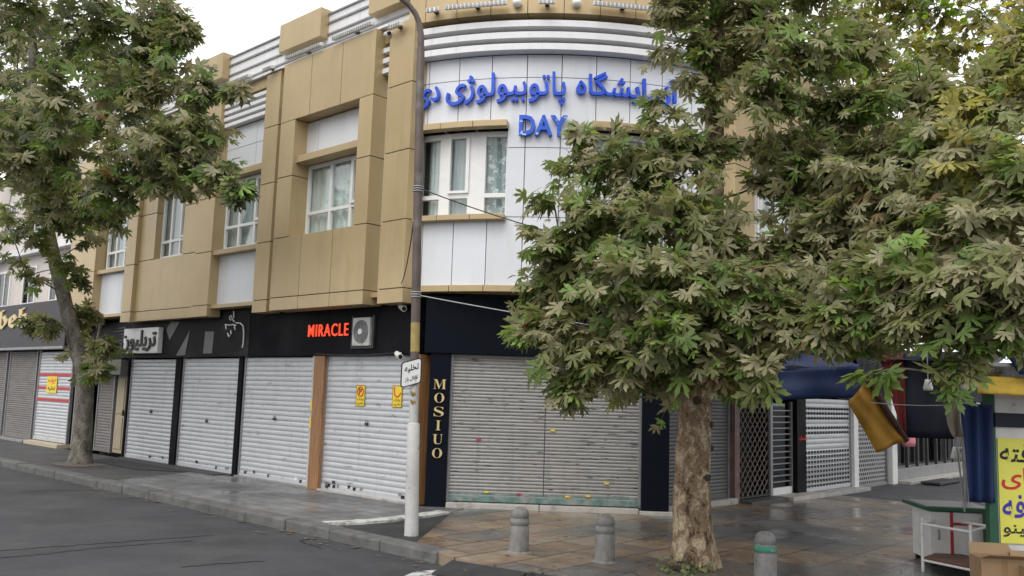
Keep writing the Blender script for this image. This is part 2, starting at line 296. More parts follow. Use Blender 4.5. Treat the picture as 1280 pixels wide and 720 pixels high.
# ------------------------------------------------------------------ ground
def tile_mat(name, cols, size, rough, rvar, ang, gap=0.012, gapcol=(.05, .05, .048), wet=0.0, ratio=1.0, dirt=None):
    m = bpy.data.materials.new(name); m.use_nodes = True; n = m.node_tree.nodes; L = m.node_tree.links; b = n['Principled BSDF']
    tc = n.new('ShaderNodeTexCoord'); mp = n.new('ShaderNodeMapping'); mp.inputs['Rotation'].default_value = (0, 0, ang); L.new(tc.outputs['Object'], mp.inputs[0])
    br = n.new('ShaderNodeTexBrick'); br.offset = .5 if ratio != 1 else 0; br.inputs['Scale'].default_value = 1; br.inputs['Mortar Size'].default_value = gap; br.inputs['Mortar Smooth'].default_value = .3
    br.inputs['Brick Width'].default_value = size*ratio; br.inputs['Row Height'].default_value = size
    br.inputs['Color1'].default_value = (0, 0, 0, 1); br.inputs['Color2'].default_value = (1, 1, 1, 1); br.inputs['Mortar'].default_value = (.5, .5, .5, 1)
    L.new(mp.outputs[0], br.inputs[0])
    cr = n.new('ShaderNodeValToRGB'); cr.color_ramp.elements[0].color = (*cols[0], 1); cr.color_ramp.elements[1].color = (*cols[-1], 1)
    for i, c in enumerate(cols[1:-1]): e = cr.color_ramp.elements.new((i+1)/(len(cols)-1)); e.color = (*c, 1)
    # big colour drift so neighbouring slabs group into courses of one stone
    nz = n.new('ShaderNodeTexNoise'); nz.inputs['Scale'].default_value = .55; nz.inputs['Detail'].default_value = 3; L.new(mp.outputs[0], nz.inputs[0])
    mr = n.new('ShaderNodeMapRange'); mr.inputs[1].default_value = .38; mr.inputs[2].default_value = .62; L.new(nz.outputs[0], mr.inputs[0])
    sx = n.new('ShaderNodeSeparateColor'); L.new(br.outputs['Color'], sx.inputs[0])
    mxv = n.new('ShaderNodeMix'); mxv.inputs[0].default_value = .45; L.new(mr.outputs[0], mxv.inputs[2]); L.new(sx.outputs[0], mxv.inputs[3]); L.new(mxv.outputs[0], cr.inputs[0])
    n2 = n.new('ShaderNodeTexNoise'); n2.inputs['Scale'].default_value = 5; n2.inputs['Detail'].default_value = 9; n2.inputs['Roughness'].default_value = .7; L.new(tc.outputs['Object'], n2.inputs[0])
    m2 = n.new('ShaderNodeMapRange'); m2.inputs[1].default_value = .3; m2.inputs[2].default_value = .7; m2.inputs[3].default_value = .6; m2.inputs[4].default_value = 1.3; L.new(n2.outputs[0], m2.inputs[0])
    mul = n.new('ShaderNodeMix'); mul.data_type = 'RGBA'; mul.blend_type = 'MULTIPLY'; mul.inputs[0].default_value = 1; L.new(cr.outputs[0], mul.inputs[6]); L.new(m2.outputs[0], mul.inputs[7])
    mg = n.new('ShaderNodeMix'); mg.data_type = 'RGBA'; L.new(br.outputs['Fac'], mg.inputs[0]); L.new(mul.outputs[2], mg.inputs[6]); mg.inputs[7].default_value = (*gapcol, 1)
    L.new(mg.outputs[2], b.inputs['Base Color'])
    n3 = n.new('ShaderNodeTexNoise'); n3.inputs['Scale'].default_value = .9; n3.inputs['Detail'].default_value = 5; L.new(tc.outputs['Object'], n3.inputs[0])
    m3 = n.new('ShaderNodeMapRange'); m3.inputs[1].default_value = .4; m3.inputs[2].default_value = .62; m3.inputs[3].default_value = max(.05, rough-rvar); m3.inputs[4].default_value = min(1, rough+rvar); L.new(n3.outputs[0], m3.inputs[0]); L.new(m3.outputs[0], b.inputs['Roughness'])
    bp = n.new('ShaderNodeBump'); bp.inputs['Strength'].default_value = .35; bp.inputs['Distance'].default_value = .01
    sb = n.new('ShaderNodeMath'); sb.operation = 'MULTIPLY_ADD'; sb.inputs[1].default_value = -1.0; L.new(br.outputs['Fac'], sb.inputs[0]); L.new(n2.outputs[0], sb.inputs[2]); L.new(sb.outputs[0], bp.inputs['Height']); L.new(bp.outputs[0], b.inputs['Normal'])
    return m
ANG_L = -math.atan2(FL.d[1], FL.d[0]); ANG_R = -math.atan2(FR.d[1], FR.d[0])
ASPH = mat('asphalt', (0.041, 0.042, 0.048), 0.72, var=.25, vscale=.7, bump=.7, bscale=70, rvar=.12, dirt=(.060, .060, .064), dscale=.8, dthr=(.48, .66), dstretch=(1, 1, 1))
ASPHD = mat('asphalt_patch', (0.028, 0.028, 0.03), 0.7, var=.25, vscale=2.5, bump=.5, bscale=80, rvar=.15)
TILEL = tile_mat('pavement_tiles', [(.085, .085, .09), (.14, .14, .14), (.20, .198, .195)], .30, .42, .16, ANG_L, ratio=2.2, gap=.010, gapcol=(.04, .04, .04))
TILEB = tile_mat('plaza_slabs', [(.09, .09, .096), (.115, .114, .112), (.15, .125, .10), (.24, .17, .11), (.24, .205, .165)], .56, .36, .19, ANG_R, ratio=1.7, gap=.014, gapcol=(.03, .03, .03))
def sheet(name, poly, z, m, fn=None):
    mb = MB()
    if fn is None: mb.add([(p[0], p[1], z) for p in poly], [tuple(range(len(poly)))])
    o = mb.build(name, m); return struct(o)
bm_ = MB(); bm_.add([(-500, -400, -.125), (500, -400, -.125), (500, 700, -.125), (-500, 700, -.125)], [(0, 1, 2, 3)]); road = struct(bm_.build('road', ASPH))
# plaza / side street slab: follows the fall of the street
def strip_grid(name, left, right, m, drop=.16, z0=0.0, n=26):
    """ruled slab between two polylines, with a skirt"""
    def at(pl, t):
        k = t*(len(pl)-1); i = min(int(k), len(pl)-2); q = k-i; return np.array(pl[i])*(1-q)+np.array(pl[i+1])*q
    def fn(u, v):
        p = at(left, v)*(1-u)+at(right, v)*u; return (p[0], p[1], gz(p[0], p[1])+z0)
    mb = MB(); mb.grid(fn, 12, n, False)
    for pl in (left, right):
        vs = []
        for i in range(n+1): p = at(pl, i/n); z = gz(*p)+z0; vs += [(p[0], p[1], z), (p[0], p[1], z-drop)]
        mb.add(vs, [(2*i, 2*i+2, 2*i+3, 2*i+1) for i in range(n)])
    vs = []
    for i in range(13): p = at(left, 0)*(1-i/12)+at(right, 0)*i/12; vs += [(p[0], p[1], gz(*p)+z0), (p[0], p[1], gz(*p)+z0-drop)]
    mb.add(vs, [(2*i, 2*i+2, 2*i+3, 2*i+1) for i in range(12)])
    return struct(mb.build(name, m))
def xy(F, a, o): q = F.pt(a, o, 0); return (q[0], q[1])
wall_line = [xy(FL, -.88, .06), xy(FC, .8, .12), xy(FC, 1.7, .02), xy(FC, 3.5, .02), xy(FR, .3, .02), xy(FR, 3, .02), xy(FR, 6, .02), xy(FR, 9, .02), xy(FR, 12, .02), xy(FR, 18, .02), xy(FR, 30, .02), xy(FR, 60, .02)]
street_line = [(-1.02, 10.62), (-.55, 9.62), (.25, 9.08), (1.0, 8.72), (2.0, 8.42), (3.2, 8.1), (5.2, 7.4), (8.2, 6.2), (13, 5.2), (20, 8), (34, 18), (60, 44)]
strip_grid('plaza_paving', wall_line, street_line, TILEB)
# dark sloping edge stones towards the carriageway
ed = MB()
for i in range(1, 7):
    a, b = np.array(street_line[i]), np.array(street_line[i+1]); t = (b-a)/np.linalg.norm(b-a); nn = np.array([t[1], -t[0]])
    if nn[1] > 0: nn = -nn
    L_ = np.linalg.norm(b-a); k = max(1, int(L_/.6))
    for j in range(k):
        p, q = a+t*L_*(j/k)+t*.008, a+t*L_*((j+1)/k)-t*.008
        ed.hexa([(*p, -.15), (*q, -.15), (*(q+nn*.34), -.15), (*(p+nn*.34), -.15), (*p, -.012), (*q, -.012), (*(q+nn*.34), -.095), (*(p+nn*.34), -.095)])
struct(ed.build('edge_stones', ASPHD, bevel=.008))
# long pavement on the left
mb = MB(); mb.prism([xy(FC, .05, .02), xy(FC, .78, .02), xy(FL, -.88, .08), xy(FL, -1.0, 1.3), xy(FL, -.85, 2.0), xy(FL, -.65, 2.2), xy(FL, 5.6, 2.2), xy(FL, 6.6, .02)], -.15, .0); struct(mb.build('tiled_pavement', TILEL))
mb = MB(); mb.prism([xy(FL, 6.6, .02), xy(FL, 5.6, 2.2), xy(FL, 80, 2.2), xy(FL, 80, .02)], -.15, -.006); struct(mb.build('far_pavement', mat('dark_pavement', (.055, .055, .057), .7, var=.25, vscale=1.4, bump=.3, bscale=50, dirt=(.085, .084, .08), dscale=.9, dthr=(.5, .7))))
mb = MB(); mb.prism([xy(FL, -.80, .15), xy(FL, -.6, 2.2), xy(FL, -2.7, 2.2), xy(FL, -.95, .12)], -.15, -.02); struct(mb.build('asphalt_patch', ASPHD))
mb = MB(); rk = random.Random(7); A0 = [(-.90, .12), (-.98, .7), (-1.03, 1.3), (-.97, 1.75), (-.82, 2.15)]
for (a, b), (c, d) in zip(A0[:-1], A0[1:]): mb.prism([xy(FL, a, b+.006), xy(FL, c, d-.006), xy(FL, c+.26, d-.006), xy(FL, a+.26, b+.006)], -.12, .012+rk.uniform(-.004, .006))
struct(mb.build('pavement_edge', mat('whitewashed_edge', (.5, .5, .48), .8, dirt=(.16, .16, .15), dscale=5, dthr=(.48, .62), bump=.4)))
kb = MB(); s = -3.12; rk = random.Random(4)
while s < 60:
    ln = .98 if s < 30 else 4; o = rk.uniform(-.012, .012); kb.box(FL, s+.006, s+ln-.006, 2.205+o, 2.47+o, -.16, .008+rk.uniform(-.008, .012)); s += ln
kb.sm = [False]*len(kb.f); struct(kb.build('kerb', KERB, bevel=.025))
# road paint: worn crossing bars
for i, q in enumerate(([(505, 720), (520, 714), (548, 712), (575, 720)], [(574, 711), (590, 709), (640, 722), (612, 722)])):
    pts = [pz(x, y, -.121) for x, y in q]; mb = MB(); mb.add([(p[0], p[1], -.121) for p in pts], [(0, 1, 2, 3)]); struct(mb.build('road_marking', ROADPAINT))
# cracks in the carriageway and a dark ramp before two of the shutters
rk = random.Random(12)
for line in ([(-20, 690), (60, 684), (140, 678), (210, 673), (268, 669)], [(-10, 698), (50, 693), (110, 686), (169, 681), (240, 676)], [(30, 614), (80, 613), (122, 612)], [(226, 709), (280, 704), (330, 701)], [(372, 676), (395, 672), (418, 671)], [(374, 676), (388, 681), (402, 685)]):
    P_ = [pz(x, y, -.122)[:2] for x, y in line]; pts = []
    for p, q in zip(P_[:-1], P_[1:]):
        for k in range(8): pts.append(p+(q-p)*k/8+np.array([rk.uniform(-.02, .02), rk.uniform(-.03, .03)]))
    pts.append(P_[-1]); vs = []
    for k, p in enumerate(pts): t = pts[min(k+1, len(pts)-1)]-pts[max(k-1, 0)]; t = t/np.linalg.norm(t); nn = np.array([-t[1], t[0]])*rk.uniform(.008, .022); vs += [(*(p+nn), -.1215), (*(p-nn), -.1215)]
    mb = MB(); mb.add(vs, [(2*k, 2*k+1, 2*k+3, 2*k+2) for k in range(len(pts)-1)]); struct(mb.build('road_crack', mat('crack_dark', (.012, .012, .013), .9)))
mb = MB(); mb.add([(*xy(FL, 6.3, .3), .004), (*xy(FL, 10.3, .3), .004), (*xy(FL, 10.0, .95), .004), (*xy(FL, 7.4, 1.0), .004)], [(0, 1, 2, 3)]); struct(mb.build('dark_ramp', ASPHD))
# tree pits
def pit(cx, cy, a, b, F, z):
    mb = MB(); rr = random.Random(int(cx*100)); pts = []
    for k in range(22): t = 2*math.pi*k/22; q = 1+rr.uniform(-.12, .12); d = F.d[:2]*math.cos(t)*a*q+F.n[:2]*math.sin(t)*b*q; pts.append((cx+d[0], cy+d[1], z))
    mb.add([(cx, cy, z+.03)]+pts, [(0, k+1, (k+1) % 22+1) for k in range(22)], True); struct(mb.build('tree_pit', SOIL))
pit(2.05, 9.42, .75, .62, FR, .006); pit(-9.05, 18.9, .65, .5, FL, .004)
# ------------------------------------------------------------------ the corner building
def zc(z): return 1.75+(z-1.75)*1.05
B = thing('corner_building', 'two storey corner building with tan and silver cladding over a row of closed shutters', 'building', (-1.38, 13.88, 0))
def P(name, mb, m, par=None, **k): return mb.build(name, m, par or B, **k)
# masses
up = [xy(FL, 12.6, -.12), xy(FL, .15, -.12)]+[arc(t, -.45, 0)[:2] for t in np.linspace(-27, 29, 26)]+[xy(FR, 1.2, .42), xy(FR, 8.4, .42), xy(FR, 8.4, -6), xy(FL, 12.6, -6)]
mb = MB(); mb.prism(up, 3.27, 8.0); P('upper_wall', mb, WALLM)
lo = [xy(FL, 12.6, -.45), xy(FL, .3, -.45), xy(FC, 3.2, -.45), xy(FR, .3, -.45), xy(FR, 8.4, -.45), xy(FR, 8.4, -6), xy(FL, 12.6, -6)]
mb = MB(); mb.prism(lo, -.2, 3.26); P('shop_core', mb, DARK)
def cladbox(mb, F, a0, a1, o0, o1, cuts, vs=(), g=.007):
    """clad box split at heights `cuts` and positions `vs` by thin open joints over a dark core"""
    aa = [a0]+sorted(vs)+[a1]
    for i in range(len(cuts)-1):
        for j in range(len(aa)-1):
            mb.box(F, aa[j]+(g if j else 0), aa[j+1]-(g if j < len(aa)-2 else 0), o0, o1, cuts[i]+(g if i else 0), cuts[i+1]-(g if i < len(cuts)-2 else 0))
def core(F, a0, a1, o0, o1, z0, z1, par):
    mb = MB(); mb.box(F, a0+.02, a1-.02, o0+.01, o1-.018, z0+.02, z1-.02); P('joint_core', mb, WALLM, par)
CUT = [3.13, 3.36, 4.46, 5.60, 6.72, 7.80]
def pillar(F, a0, a1, o1, cuts=CUT, o0=.10):
    mb = MB(); cladbox(mb, F, a0, a1, o0, o1, cuts); p = P('pillar', mb, TAN, bevel=.004); core(F, a0, a1, o0, o1, cuts[0], cuts[-1], p); return p
for a0, a1, o1 in ((.08, .70, .40), (3.94, 4.43, .40), (6.12, 6.78, .40), (9.60, 10.10, .40), (11.80, 12.62, .40)): pillar(FL, a0, a1, o1)
def panels(F, a0, a1, o, zs, vs, m=SILV, name='silver_panel', par=None):
    mb = MB(); cladbox(mb, F, a0, a1, o-.28, o, zs, vs, .006); return P(name, mb, m, par)
def louvres(F, a0, a1, o, zs, h=.085, d=.16):
    for z in zs: mb = MB(); mb.box(F, a0, a1, o-d+.05, o+.05, z, z+h); P('louvre', mb, LOUV, bevel=.004)
def ledge(F, a0, a1, o0, o1, z0, z1): mb = MB(); mb.box(F, a0, a1, o0, o1, z0, z1); return P('ledge', mb, TAN, bevel=.005)
def window(F, a0, a1, o, z0, z1, mull=(.45,), trans=None, sash=True, curt=CURT, par=None):
    """white frame (a runs to the left); panes and curtains behind"""
    t = .055; fr = MB(); fr.box(F, a0, a0+t, o-.04, o+.03, z0, z1); fr.box(F, a1-t, a1, o-.04, o+.03, z0, z1); fr.box(F, a0+t, a1-t, o-.04, o+.028, z0, z0+t); fr.box(F, a0+t, a1-t, o-.04, o+.028, z1-t, z1)
    for q in mull: a = a0+(a1-a0)*q; fr.box(F, a-t*.6, a+t*.6, o-.04, o+.026, z0+t, z1-t)
    if trans: fr.box(F, a0+t, a1-t, o-.035, o+.024, trans-.03, trans+.03)
    wn = P('window', fr, WHITE, par, bevel=.004)
    if sash:
        q0 = a0+t+.005; q1 = a0+(a1-a0)*mull[0]-t*.5; zt = (trans or z0)+.035; sm = MB()
        sm.box(F, q0, q0+.05, o+.005, o+.055, zt, z1-t); sm.box(F, q1-.05, q1, o+.005, o+.055, zt, z1-t); sm.box(F, q0+.05, q1-.05, o+.005, o+.054, zt, zt+.05); sm.box(F, q0+.05, q1-.05, o+.005, o+.054, z1-t-.05, z1-t)
        P('sash', sm, WHITE, wn, bevel=.004)
    g = MB(); g.box(F, a0+.01, a1-.01, o-.012, o-.006, z0+.01, z1-.01); P('pane', g, GLASS, wn)
    cu = MB(); cu.grid(lambda u, v: F.pt(a0+(a1-a0)*u, o-.10+.02*math.sin(u*70), z0+(z1-z0)*v), 80, 1); P('curtain', cu, curt, wn, recalc=False)
    return wn
# recess wall plates by bays
def plate(F, a0, a1, o, z0, z1, m=DARK, name='recess_back'): mb = MB(); mb.box(F, a0, a1, o-.03, o, z0, z1); return P(name, mb, m)
# gap strips beside the big bay
for a0, a1 in ((.70, .95), (3.68, 3.94)):
    panels(FL, a0, a1, .2, [3.30, 4.46, 5.60, 6.98], ()); louvres(FL, a0, a1, .28, (7.05, 7.23, 7.41)); plate(FL, a0, a1, .18, 6.98, 7.8, WALLM)
    ledge(FL, a0, a1, .17, .30, 7.58, 7.82); ledge(FL, a0, a1, -.12, .33, 3.25, 3.33)
# the big projecting bay with its window opening
bay = MB()
O0, O1 = .10, .50
cladbox(bay, FL, .95, 3.68, O0, O1, [3.13, 3.36, 4.455], (1.86, 2.78)); cladbox(bay, FL, .95, 3.68, O0, O1, [6.66, 7.80], (1.86, 2.78))
cladbox(bay, FL, .95, 1.31, O0, O1, [4.469, 5.60, 6.65]); cladbox(bay, FL, 3.21, 3.68, O0, O1, [4.469, 5.60, 6.65])
by = P('bay', bay, TAN, bevel=.004); core(FL, .95, 3.68, O0, O1, 3.13, 4.46, by); core(FL, .95, 3.68, O0, O1, 6.66, 7.80, by); core(FL, .95, 1.31, O0, O1, 4.48, 6.64, by); core(FL, 3.21, 3.68, O0, O1, 4.48, 6.64, by)
panels(FL, 1.31, 3.21, .22, [5.97, 6.64], (1.55, 2.85)); ledge(FL, 1.31, 3.21, .02, .44, 5.84, 5.965)
window(FL, 1.315, 3.20, .13, 4.475, 5.83, (.30, .62), 4.93); plate(FL, 1.3, 3.22, .0, 4.46, 5.9)
# recessed bay with louvres, then the flat tan bay, then the end bay
louvres(FL, 4.43, 6.12, .28, (7.06, 7.20, 7.34, 7.48), .075); plate(FL, 4.43, 6.12, .19, 7.0, 7.6, WALLM); ledge(FL, 4.43, 6.12, .17, .34, 7.60, 7.82)
panels(FL, 4.43, 6.12, .2, [6.09, 6.60, 7.04], (5.0,)); ledge(FL, 4.43, 6.12, .02, .33, 5.96, 6.085)
window(FL, 4.50, 6.11, .12, 4.50, 5.95, (.30, .66), 4.97, curt=CURTD); plate(FL, 4.43, 6.12, -.02, 4.4, 5.96)
ledge(FL, 4.43, 6.12, .02, .36, 4.38, 4.475); panels(FL, 4.43, 6.12, .2, [3.37, 4.375], (4.72,)); ledge(FL, 4.43, 6.12, -.12, .33, 3.29, 3.365)
fb = MB(); cladbox(fb, FL, 6.78, 9.60, .1, .31, [3.14, 3.36, 4.52]); cladbox(fb, FL, 6.78, 7.55, .1, .31, [4.534, 5.6, 6.2]); cladbox(fb, FL, 8.85, 9.60, .1, .31, [4.534, 5.6, 6.2]); cladbox(fb, FL, 6.78, 9.60, .1, .31, [6.214, 6.72, 7.8], (7.7, 8.6))
fbo = P('flat_bay', fb, TAN, bevel=.004); core(FL, 6.78, 9.6, .1, .31, 3.14, 4.52, fbo); core(FL, 6.78, 9.6, .1, .31, 6.21, 7.8, fbo)
window(FL, 7.56, 8.84, .14, 4.54, 6.18, (.32, .66), 4.92, curt=CURTD); plate(FL, 7.5, 8.9, .0, 4.5, 6.2)
louvres(FL, 10.10, 11.80, .28, (7.06, 7.20, 7.34, 7.48), .075); plate(FL, 10.1, 11.8, .19, 7.0, 7.6, WALLM); ledge(FL, 10.1, 11.8, .17, .34, 7.60, 7.82)
panels(FL, 10.1, 11.8, .2, [6.09, 6.6, 7.04], (10.7,)); ledge(FL, 10.1, 11.8, .02, .33, 5.96, 6.085)
window(FL, 10.25, 11.74, .12, 4.50, 5.95, (.34, .66), 4.92, curt=CURTD); plate(FL, 10.1, 11.8, -.02, 4.4, 5.96)
ledge(FL, 10.1, 11.8, .02, .34, 4.38, 4.475); panels(FL, 10.1, 11.8, .2, [3.37, 4.375], (10.6,)); ledge(FL, 10.1, 11.8, -.12, .33, 3.29, 3.365)
mb = MB(); mb.box(FL, 12.64, 14.2, -3, .1, 3.0, 7.6); P('end_wall', mb, TAN)
dp = MB(); dp.tube([FL.pt(12.72, .22, 3.0), FL.pt(12.72, .22, 7.6)], .04); P('downpipe', dp, DSTEEL)
# parapet: white slats, grey strips standing in for their shaded undersides, tan boxes
for z0, z1 in ((7.90, 8.05), (8.09, 8.26), (8.31, 8.48), (8.535, 8.66)):
    mb = MB(); mb.box(FL, .2, 12.6, .05, .17, z0, z1); P('parapet_slat', mb, LOUV)
    mb = MB(); mb.box(FL, .2, 12.6, .02, .20, z1, z1+.03); P('slat_shade_strip', mb, STEEL)
for a0, a1 in ((.3, 1.38), (2.80, 4.15), (6.3, 7.7), (9.4, 10.8)):
    mb = MB(); mb.box(FL, a0, a1, .08, .36, 8.20, 8.76); P('parapet_box', mb, TAN, bevel=.006)
cp = MB(); cp.box(FL, .75, 12.6, .05, .42, 7.815, 7.86); P('coping', cp, LOUV, bevel=.005)

# curved corner: panels on a grid of joints
TH = [-28.2, -24.9, -19, -13, -6.8, -.8, 5.2, 11.2, 17.2, 23.2, 29]
ZJ = [zc(v) for v in (3.335, 4.36, 5.415, 6.50, 6.86)]
W1 = (-27.2, -9.8, zc(4.38), zc(5.71)); W2 = (4.6, 21.5, zc(4.38), zc(5.71))
def inwin(t, z): return any(a < t < b and c < z < d for a, b, c, d in (W1, W2))
pc = MB(); g = .07
cols = sorted(set(TH+[-9.8, 4.6, 21.5]))
for i in range(len(cols)-1):
    for j in range(len(ZJ)-1):
        t0, t1, z0, z1 = cols[i], cols[i+1], ZJ[j], ZJ[j+1]
        tm = (t0+t1)/2
        rows = [(z0+.006, z1-.006)]
        wz = [(c, d) for a, b, c, d in (W1, W2) if a < tm < b]
        for c, d in wz:
            new = []
            for p, q in rows:
                if d <= p or c >= q: new.append((p, q)); continue
                if p < c: new.append((p, c))
                if q > d: new.append((d, q))
            rows = new
        g0 = g if t0 in TH else 0; g1 = g if t1 in TH else 0
        for p, q in rows:
            if q-p > .03: pc.arcbox(t0+g0, t1-g1, -.30, 0, p, q)
P('curved_panels', pc, SILV)
for o0, o1, z0, z1 in ((-.46, .10, zc(3.235), zc(3.33)),):
    for i in range(len(TH)-1): mb = MB(); mb.arcbox(TH[i]+.05, TH[i+1]-.05, o0, o1, z0, z1); P('base_band', mb, TAN, bevel=.004)
for i in range(len(TH)-1): mb = MB(); mb.arcbox(TH[i]+.05, TH[i+1]-.05, -.1, .22, zc(7.42), zc(8.15)); P('parapet_panel', mb, TAN, bevel=.004)
for z in (6.865, 7.045, 7.225):
    mb = MB(); mb.arcbox(-28.2, 29, .0, .20, zc(z), zc(z)+.105); P('curved_louvre', mb, LOUV, bevel=.004)
mb = MB(); mb.arcbox(-28.2, 29, -.12, -.02, zc(6.84), zc(7.45)); P('louvre_back', mb, WALLM)
for (t0, t1, z0, z1) in (W1, W2):
    for i, (p, q) in enumerate(((z1, z1+.10), (z0-.085, z0))):
        n = 3
        for k in range(n): mb = MB(); mb.arcbox(t0-.1+(t1-t0+.2)*k/n+.04, t0-.1+(t1-t0+.2)*(k+1)/n-.04, -.2, .17, p, q); P('curved_ledge', mb, TAN, bevel=.005)
    fr = MB(); d = t1-t0
    def A(u0, u1, z_0, z_1, o0=-.20, o1=-.12): fr.arcbox(t0+d*u0, t0+d*u1, o0, o1, z_0, z_1)
    A(0, .03, z0, z1); A(.255, .375, z0, z1); A(.575, .76, z0, z1); A(.975, 1, z0, z1)
    A(.03, .975, z1-.09, z1, -.195, -.125); A(.03, .975, z0, z0+.045, -.195, -.125); A(.03, .975, z0+.32, z0+.39, -.195, -.123)
    wn = P('corner_window', fr, WHITE, bevel=.004)
    sm = MB(); sm.arcbox(t0+d*.36, t0+d*.385, -.13, -.085, z0+.40, z1-.10); sm.arcbox(t0+d*.555, t0+d*.59, -.13, -.085, z0+.40, z1-.10); sm.arcbox(t0+d*.385, t0+d*.555, -.13, -.086, z0+.40, z0+.44); P('sash', sm, WHITE, wn)
    gl = MB(); gl.arcbox(t0+.1, t1-.1, -.175, -.168, z0+.01, z1-.01); P('pane', gl, GLASS, wn)
    for u0, u1, cm in ((0, .3, CURT), (.3, .65, CURTD), (.65, 1, CURTP)):
        cu = MB(); cu.grid(lambda u, v: arc(t0+d*(u0+(u1-u0)*u), -.27+.012*math.sin(u*40), z0+(z1-z0)*v), 40, 1); P('curtain', cu, cm, wn, recalc=False)
    mb = MB(); mb.arcbox(t0-.5, t1+.5, -.44, -.40, z0-.1, z1+.1); P('recess_back', mb, DARK)
# side street upper floor
pillar(FR, 1.12, 1.8, 1.0, [zc(3.1)]+CUT[1:]+[8.2], .4); pillar(FR, 4.9, 5.5, 1.0, CUT, .4); pillar(FR, 7.0, 7.3, 1.0, CUT, .4)
panels(FR, 1.8, 4.9, .78, [3.30, 4.46, 5.6, 6.72, 7.8], (2.8, 3.8)); panels(FR, 5.5, 8.4, .78, [3.30, 4.46, 5.6, 6.72, 7.8], (6.2, 7.0, 7.9))
sb_ = MB(); cladbox(sb_, FR, 2.0, 4.7, .6, 1.05, [3.13, 3.36, 4.46], (2.9, 3.8)); P('bay', sb_, TAN, bevel=.004); sb_ = MB(); cladbox(sb_, FR, 2.0, 4.7, .6, 1.05, [5.9, 6.72, 7.8], (2.9, 3.8)); P('bay_head', sb_, TAN, bevel=.004)
window(FR, 2.2, 4.5, .83, 4.5, 5.88, (.33, .66), 4.95)
mb = MB(); mb.box(FR, 8.405, 8.44, -6, .74, 3.0, 8.2); P('gable_wall', mb, STEEL)
mb = MB(); mb.box(FR, 1.2, 8.4, .45, .6, 8.0, 8.5); P('parapet_slat', mb, LOUV)

# ------------------------------------------------------------------ ground floor: fascias, shutters, posts
def fascia(F, a0, a1, o, z0, z1, m, name='fascia'): mb = MB(); mb.box(F, a0, a1, o-.35, o, z0, z1); return P(name, mb, m, bevel=.006)
fascia(FL, .10, 2.72, .06, 2.33, 3.26, BLACKP); fascia(FL, 2.735, 5.02, .05, 2.33, 3.26, BLACKP); fascia(FL, 5.035, 6.75, .055, 2.33, 3.26, GREYP); fascia(FL, 6.765, 10.7, .045, 2.32, 3.25, GREYP); fascia(FL, 10.72, 12.6, .0, 2.3, 3.2, GREYP)
fascia(FC, .04, 3.45, .10, 2.36, 3.26, NAVYP); fascia(FR, .02, 8.4, .06, 1.98, 3.26, NAVYP)
def shutter(F, a0, a1, o, z0, z1, m, pitch=.085, depth=.0105, guide=STEEL, gw=.05, rail=None, name='roller_shutter'):
    n = int((z1-z0)/pitch); pr = []
    for i in range(n):
        for k, q in enumerate((0, .12, .3, .5, .7, .88)): pr.append((z0+(i+q)*(z1-z0)/n, depth*math.sin(math.pi*q)**.7 if q else -.003))
    pr.append((z1, 0)); vs = []; nn = len(pr)
    for z, d in pr: vs += [F.pt(a0, o+d, z), F.pt(a1, o+d, z)]
    mb = MB(); mb.add(vs, [(2*i, 2*i+1, 2*i+3, 2*i+2) for i in range(nn-1)], True)
    sh = P(name, mb, m, recalc=False)
    # thickness behind the curtain, bottom rail, side guides
    bk = MB(); bk.box(F, a0, a1, o-.03, o-.008, z0, z1); P('shutter_back', bk, DSTEEL, sh)
    rl = MB(); rl.box(F, a0, a1, o-.02, o+.022, z0-.01, z0+.075); P('bottom_rail', rl, rail or m, sh, bevel=.004)
    for a in (a0-gw, a1):
        gd = MB(); gd.box(F, a, a+gw, o-.05, o+.03, z0-.02, z1+.05); P('shutter_guide', gd, guide, sh, bevel=.004)
    return sh
def lock(F, a, o, z, sh): mb = MB(); mb.box(F, a-.035, a+.035, o+.016, o+.045, z-.02, z+.025); mb.tube([F.pt(a-.02, o+.03, z+.025), F.pt(a-.02, o+.03, z+.06), F.pt(a+.02, o+.03, z+.06), F.pt(a+.02, o+.03, z+.025)], .006, 6); P('padlock', mb, DSTEEL, sh)
SO = -.06
s4 = shutter(FL, .20, 2.53, SO, .03, 2.33, SHUT_W, .092); lock(FL, 1.35, SO, 1.18, s4); lock(FL, 2.35, SO, .07, s4)
s3 = shutter(FL, 2.98, 5.22, SO, .03, 2.31, SHUT_W, .09); lock(FL, 4.1, SO, 1.15, s3)
s2 = shutter(FL, 5.50, 7.72, SO, .03, 2.30, SHUT_W, .09); lock(FL, 6.6, SO, 1.0, s2)
s1 = shutter(FL, 8.10, 10.22, SO, .03, 2.29, SHUT_W, .09); lock(FL, 9.1, SO, 1.1, s1)
for a0, a1, m, z1 in ((2.535, 2.84, WOOD, 2.33), (-.02, .14, WOOD, 2.33)):
    mb = MB(); mb.box(FL, a0 if a0 > 0 else .0, a1, -.3, .035, 0, z1); P('wood_post', mb, WOOD, bevel=.006)
mb = MB(); mb.box(FL, 2.845, 2.925, -.3, .01, 0, 2.33); P('steel_post', mb, POLEW, bevel=.005)
for a0, a1 in ((5.28, 5.44), (7.78, 8.04), (10.28, 10.36)): mb = MB(); mb.box(FL, a0, a1, -.3, .0, 0, 2.33); P('black_post', mb, BLACKP, bevel=.005)
for a0, a1 in ((2.9, 5.3), (5.4, 10.3)): mb = MB(); mb.box(FL, a0, a1, -.4, .06 if a0 > 5 else .03, -.02, .028); P('threshold', mb, STONE if a0 < 5 else DSTEEL, bevel=.005)
mb = MB(); mb.box(FL, 5.6, 10.2, .06, .30, -.02, .020); P('step_plate', mb, mat('dark_step', (.045, .045, .047), .7, var=.2), bevel=.004)
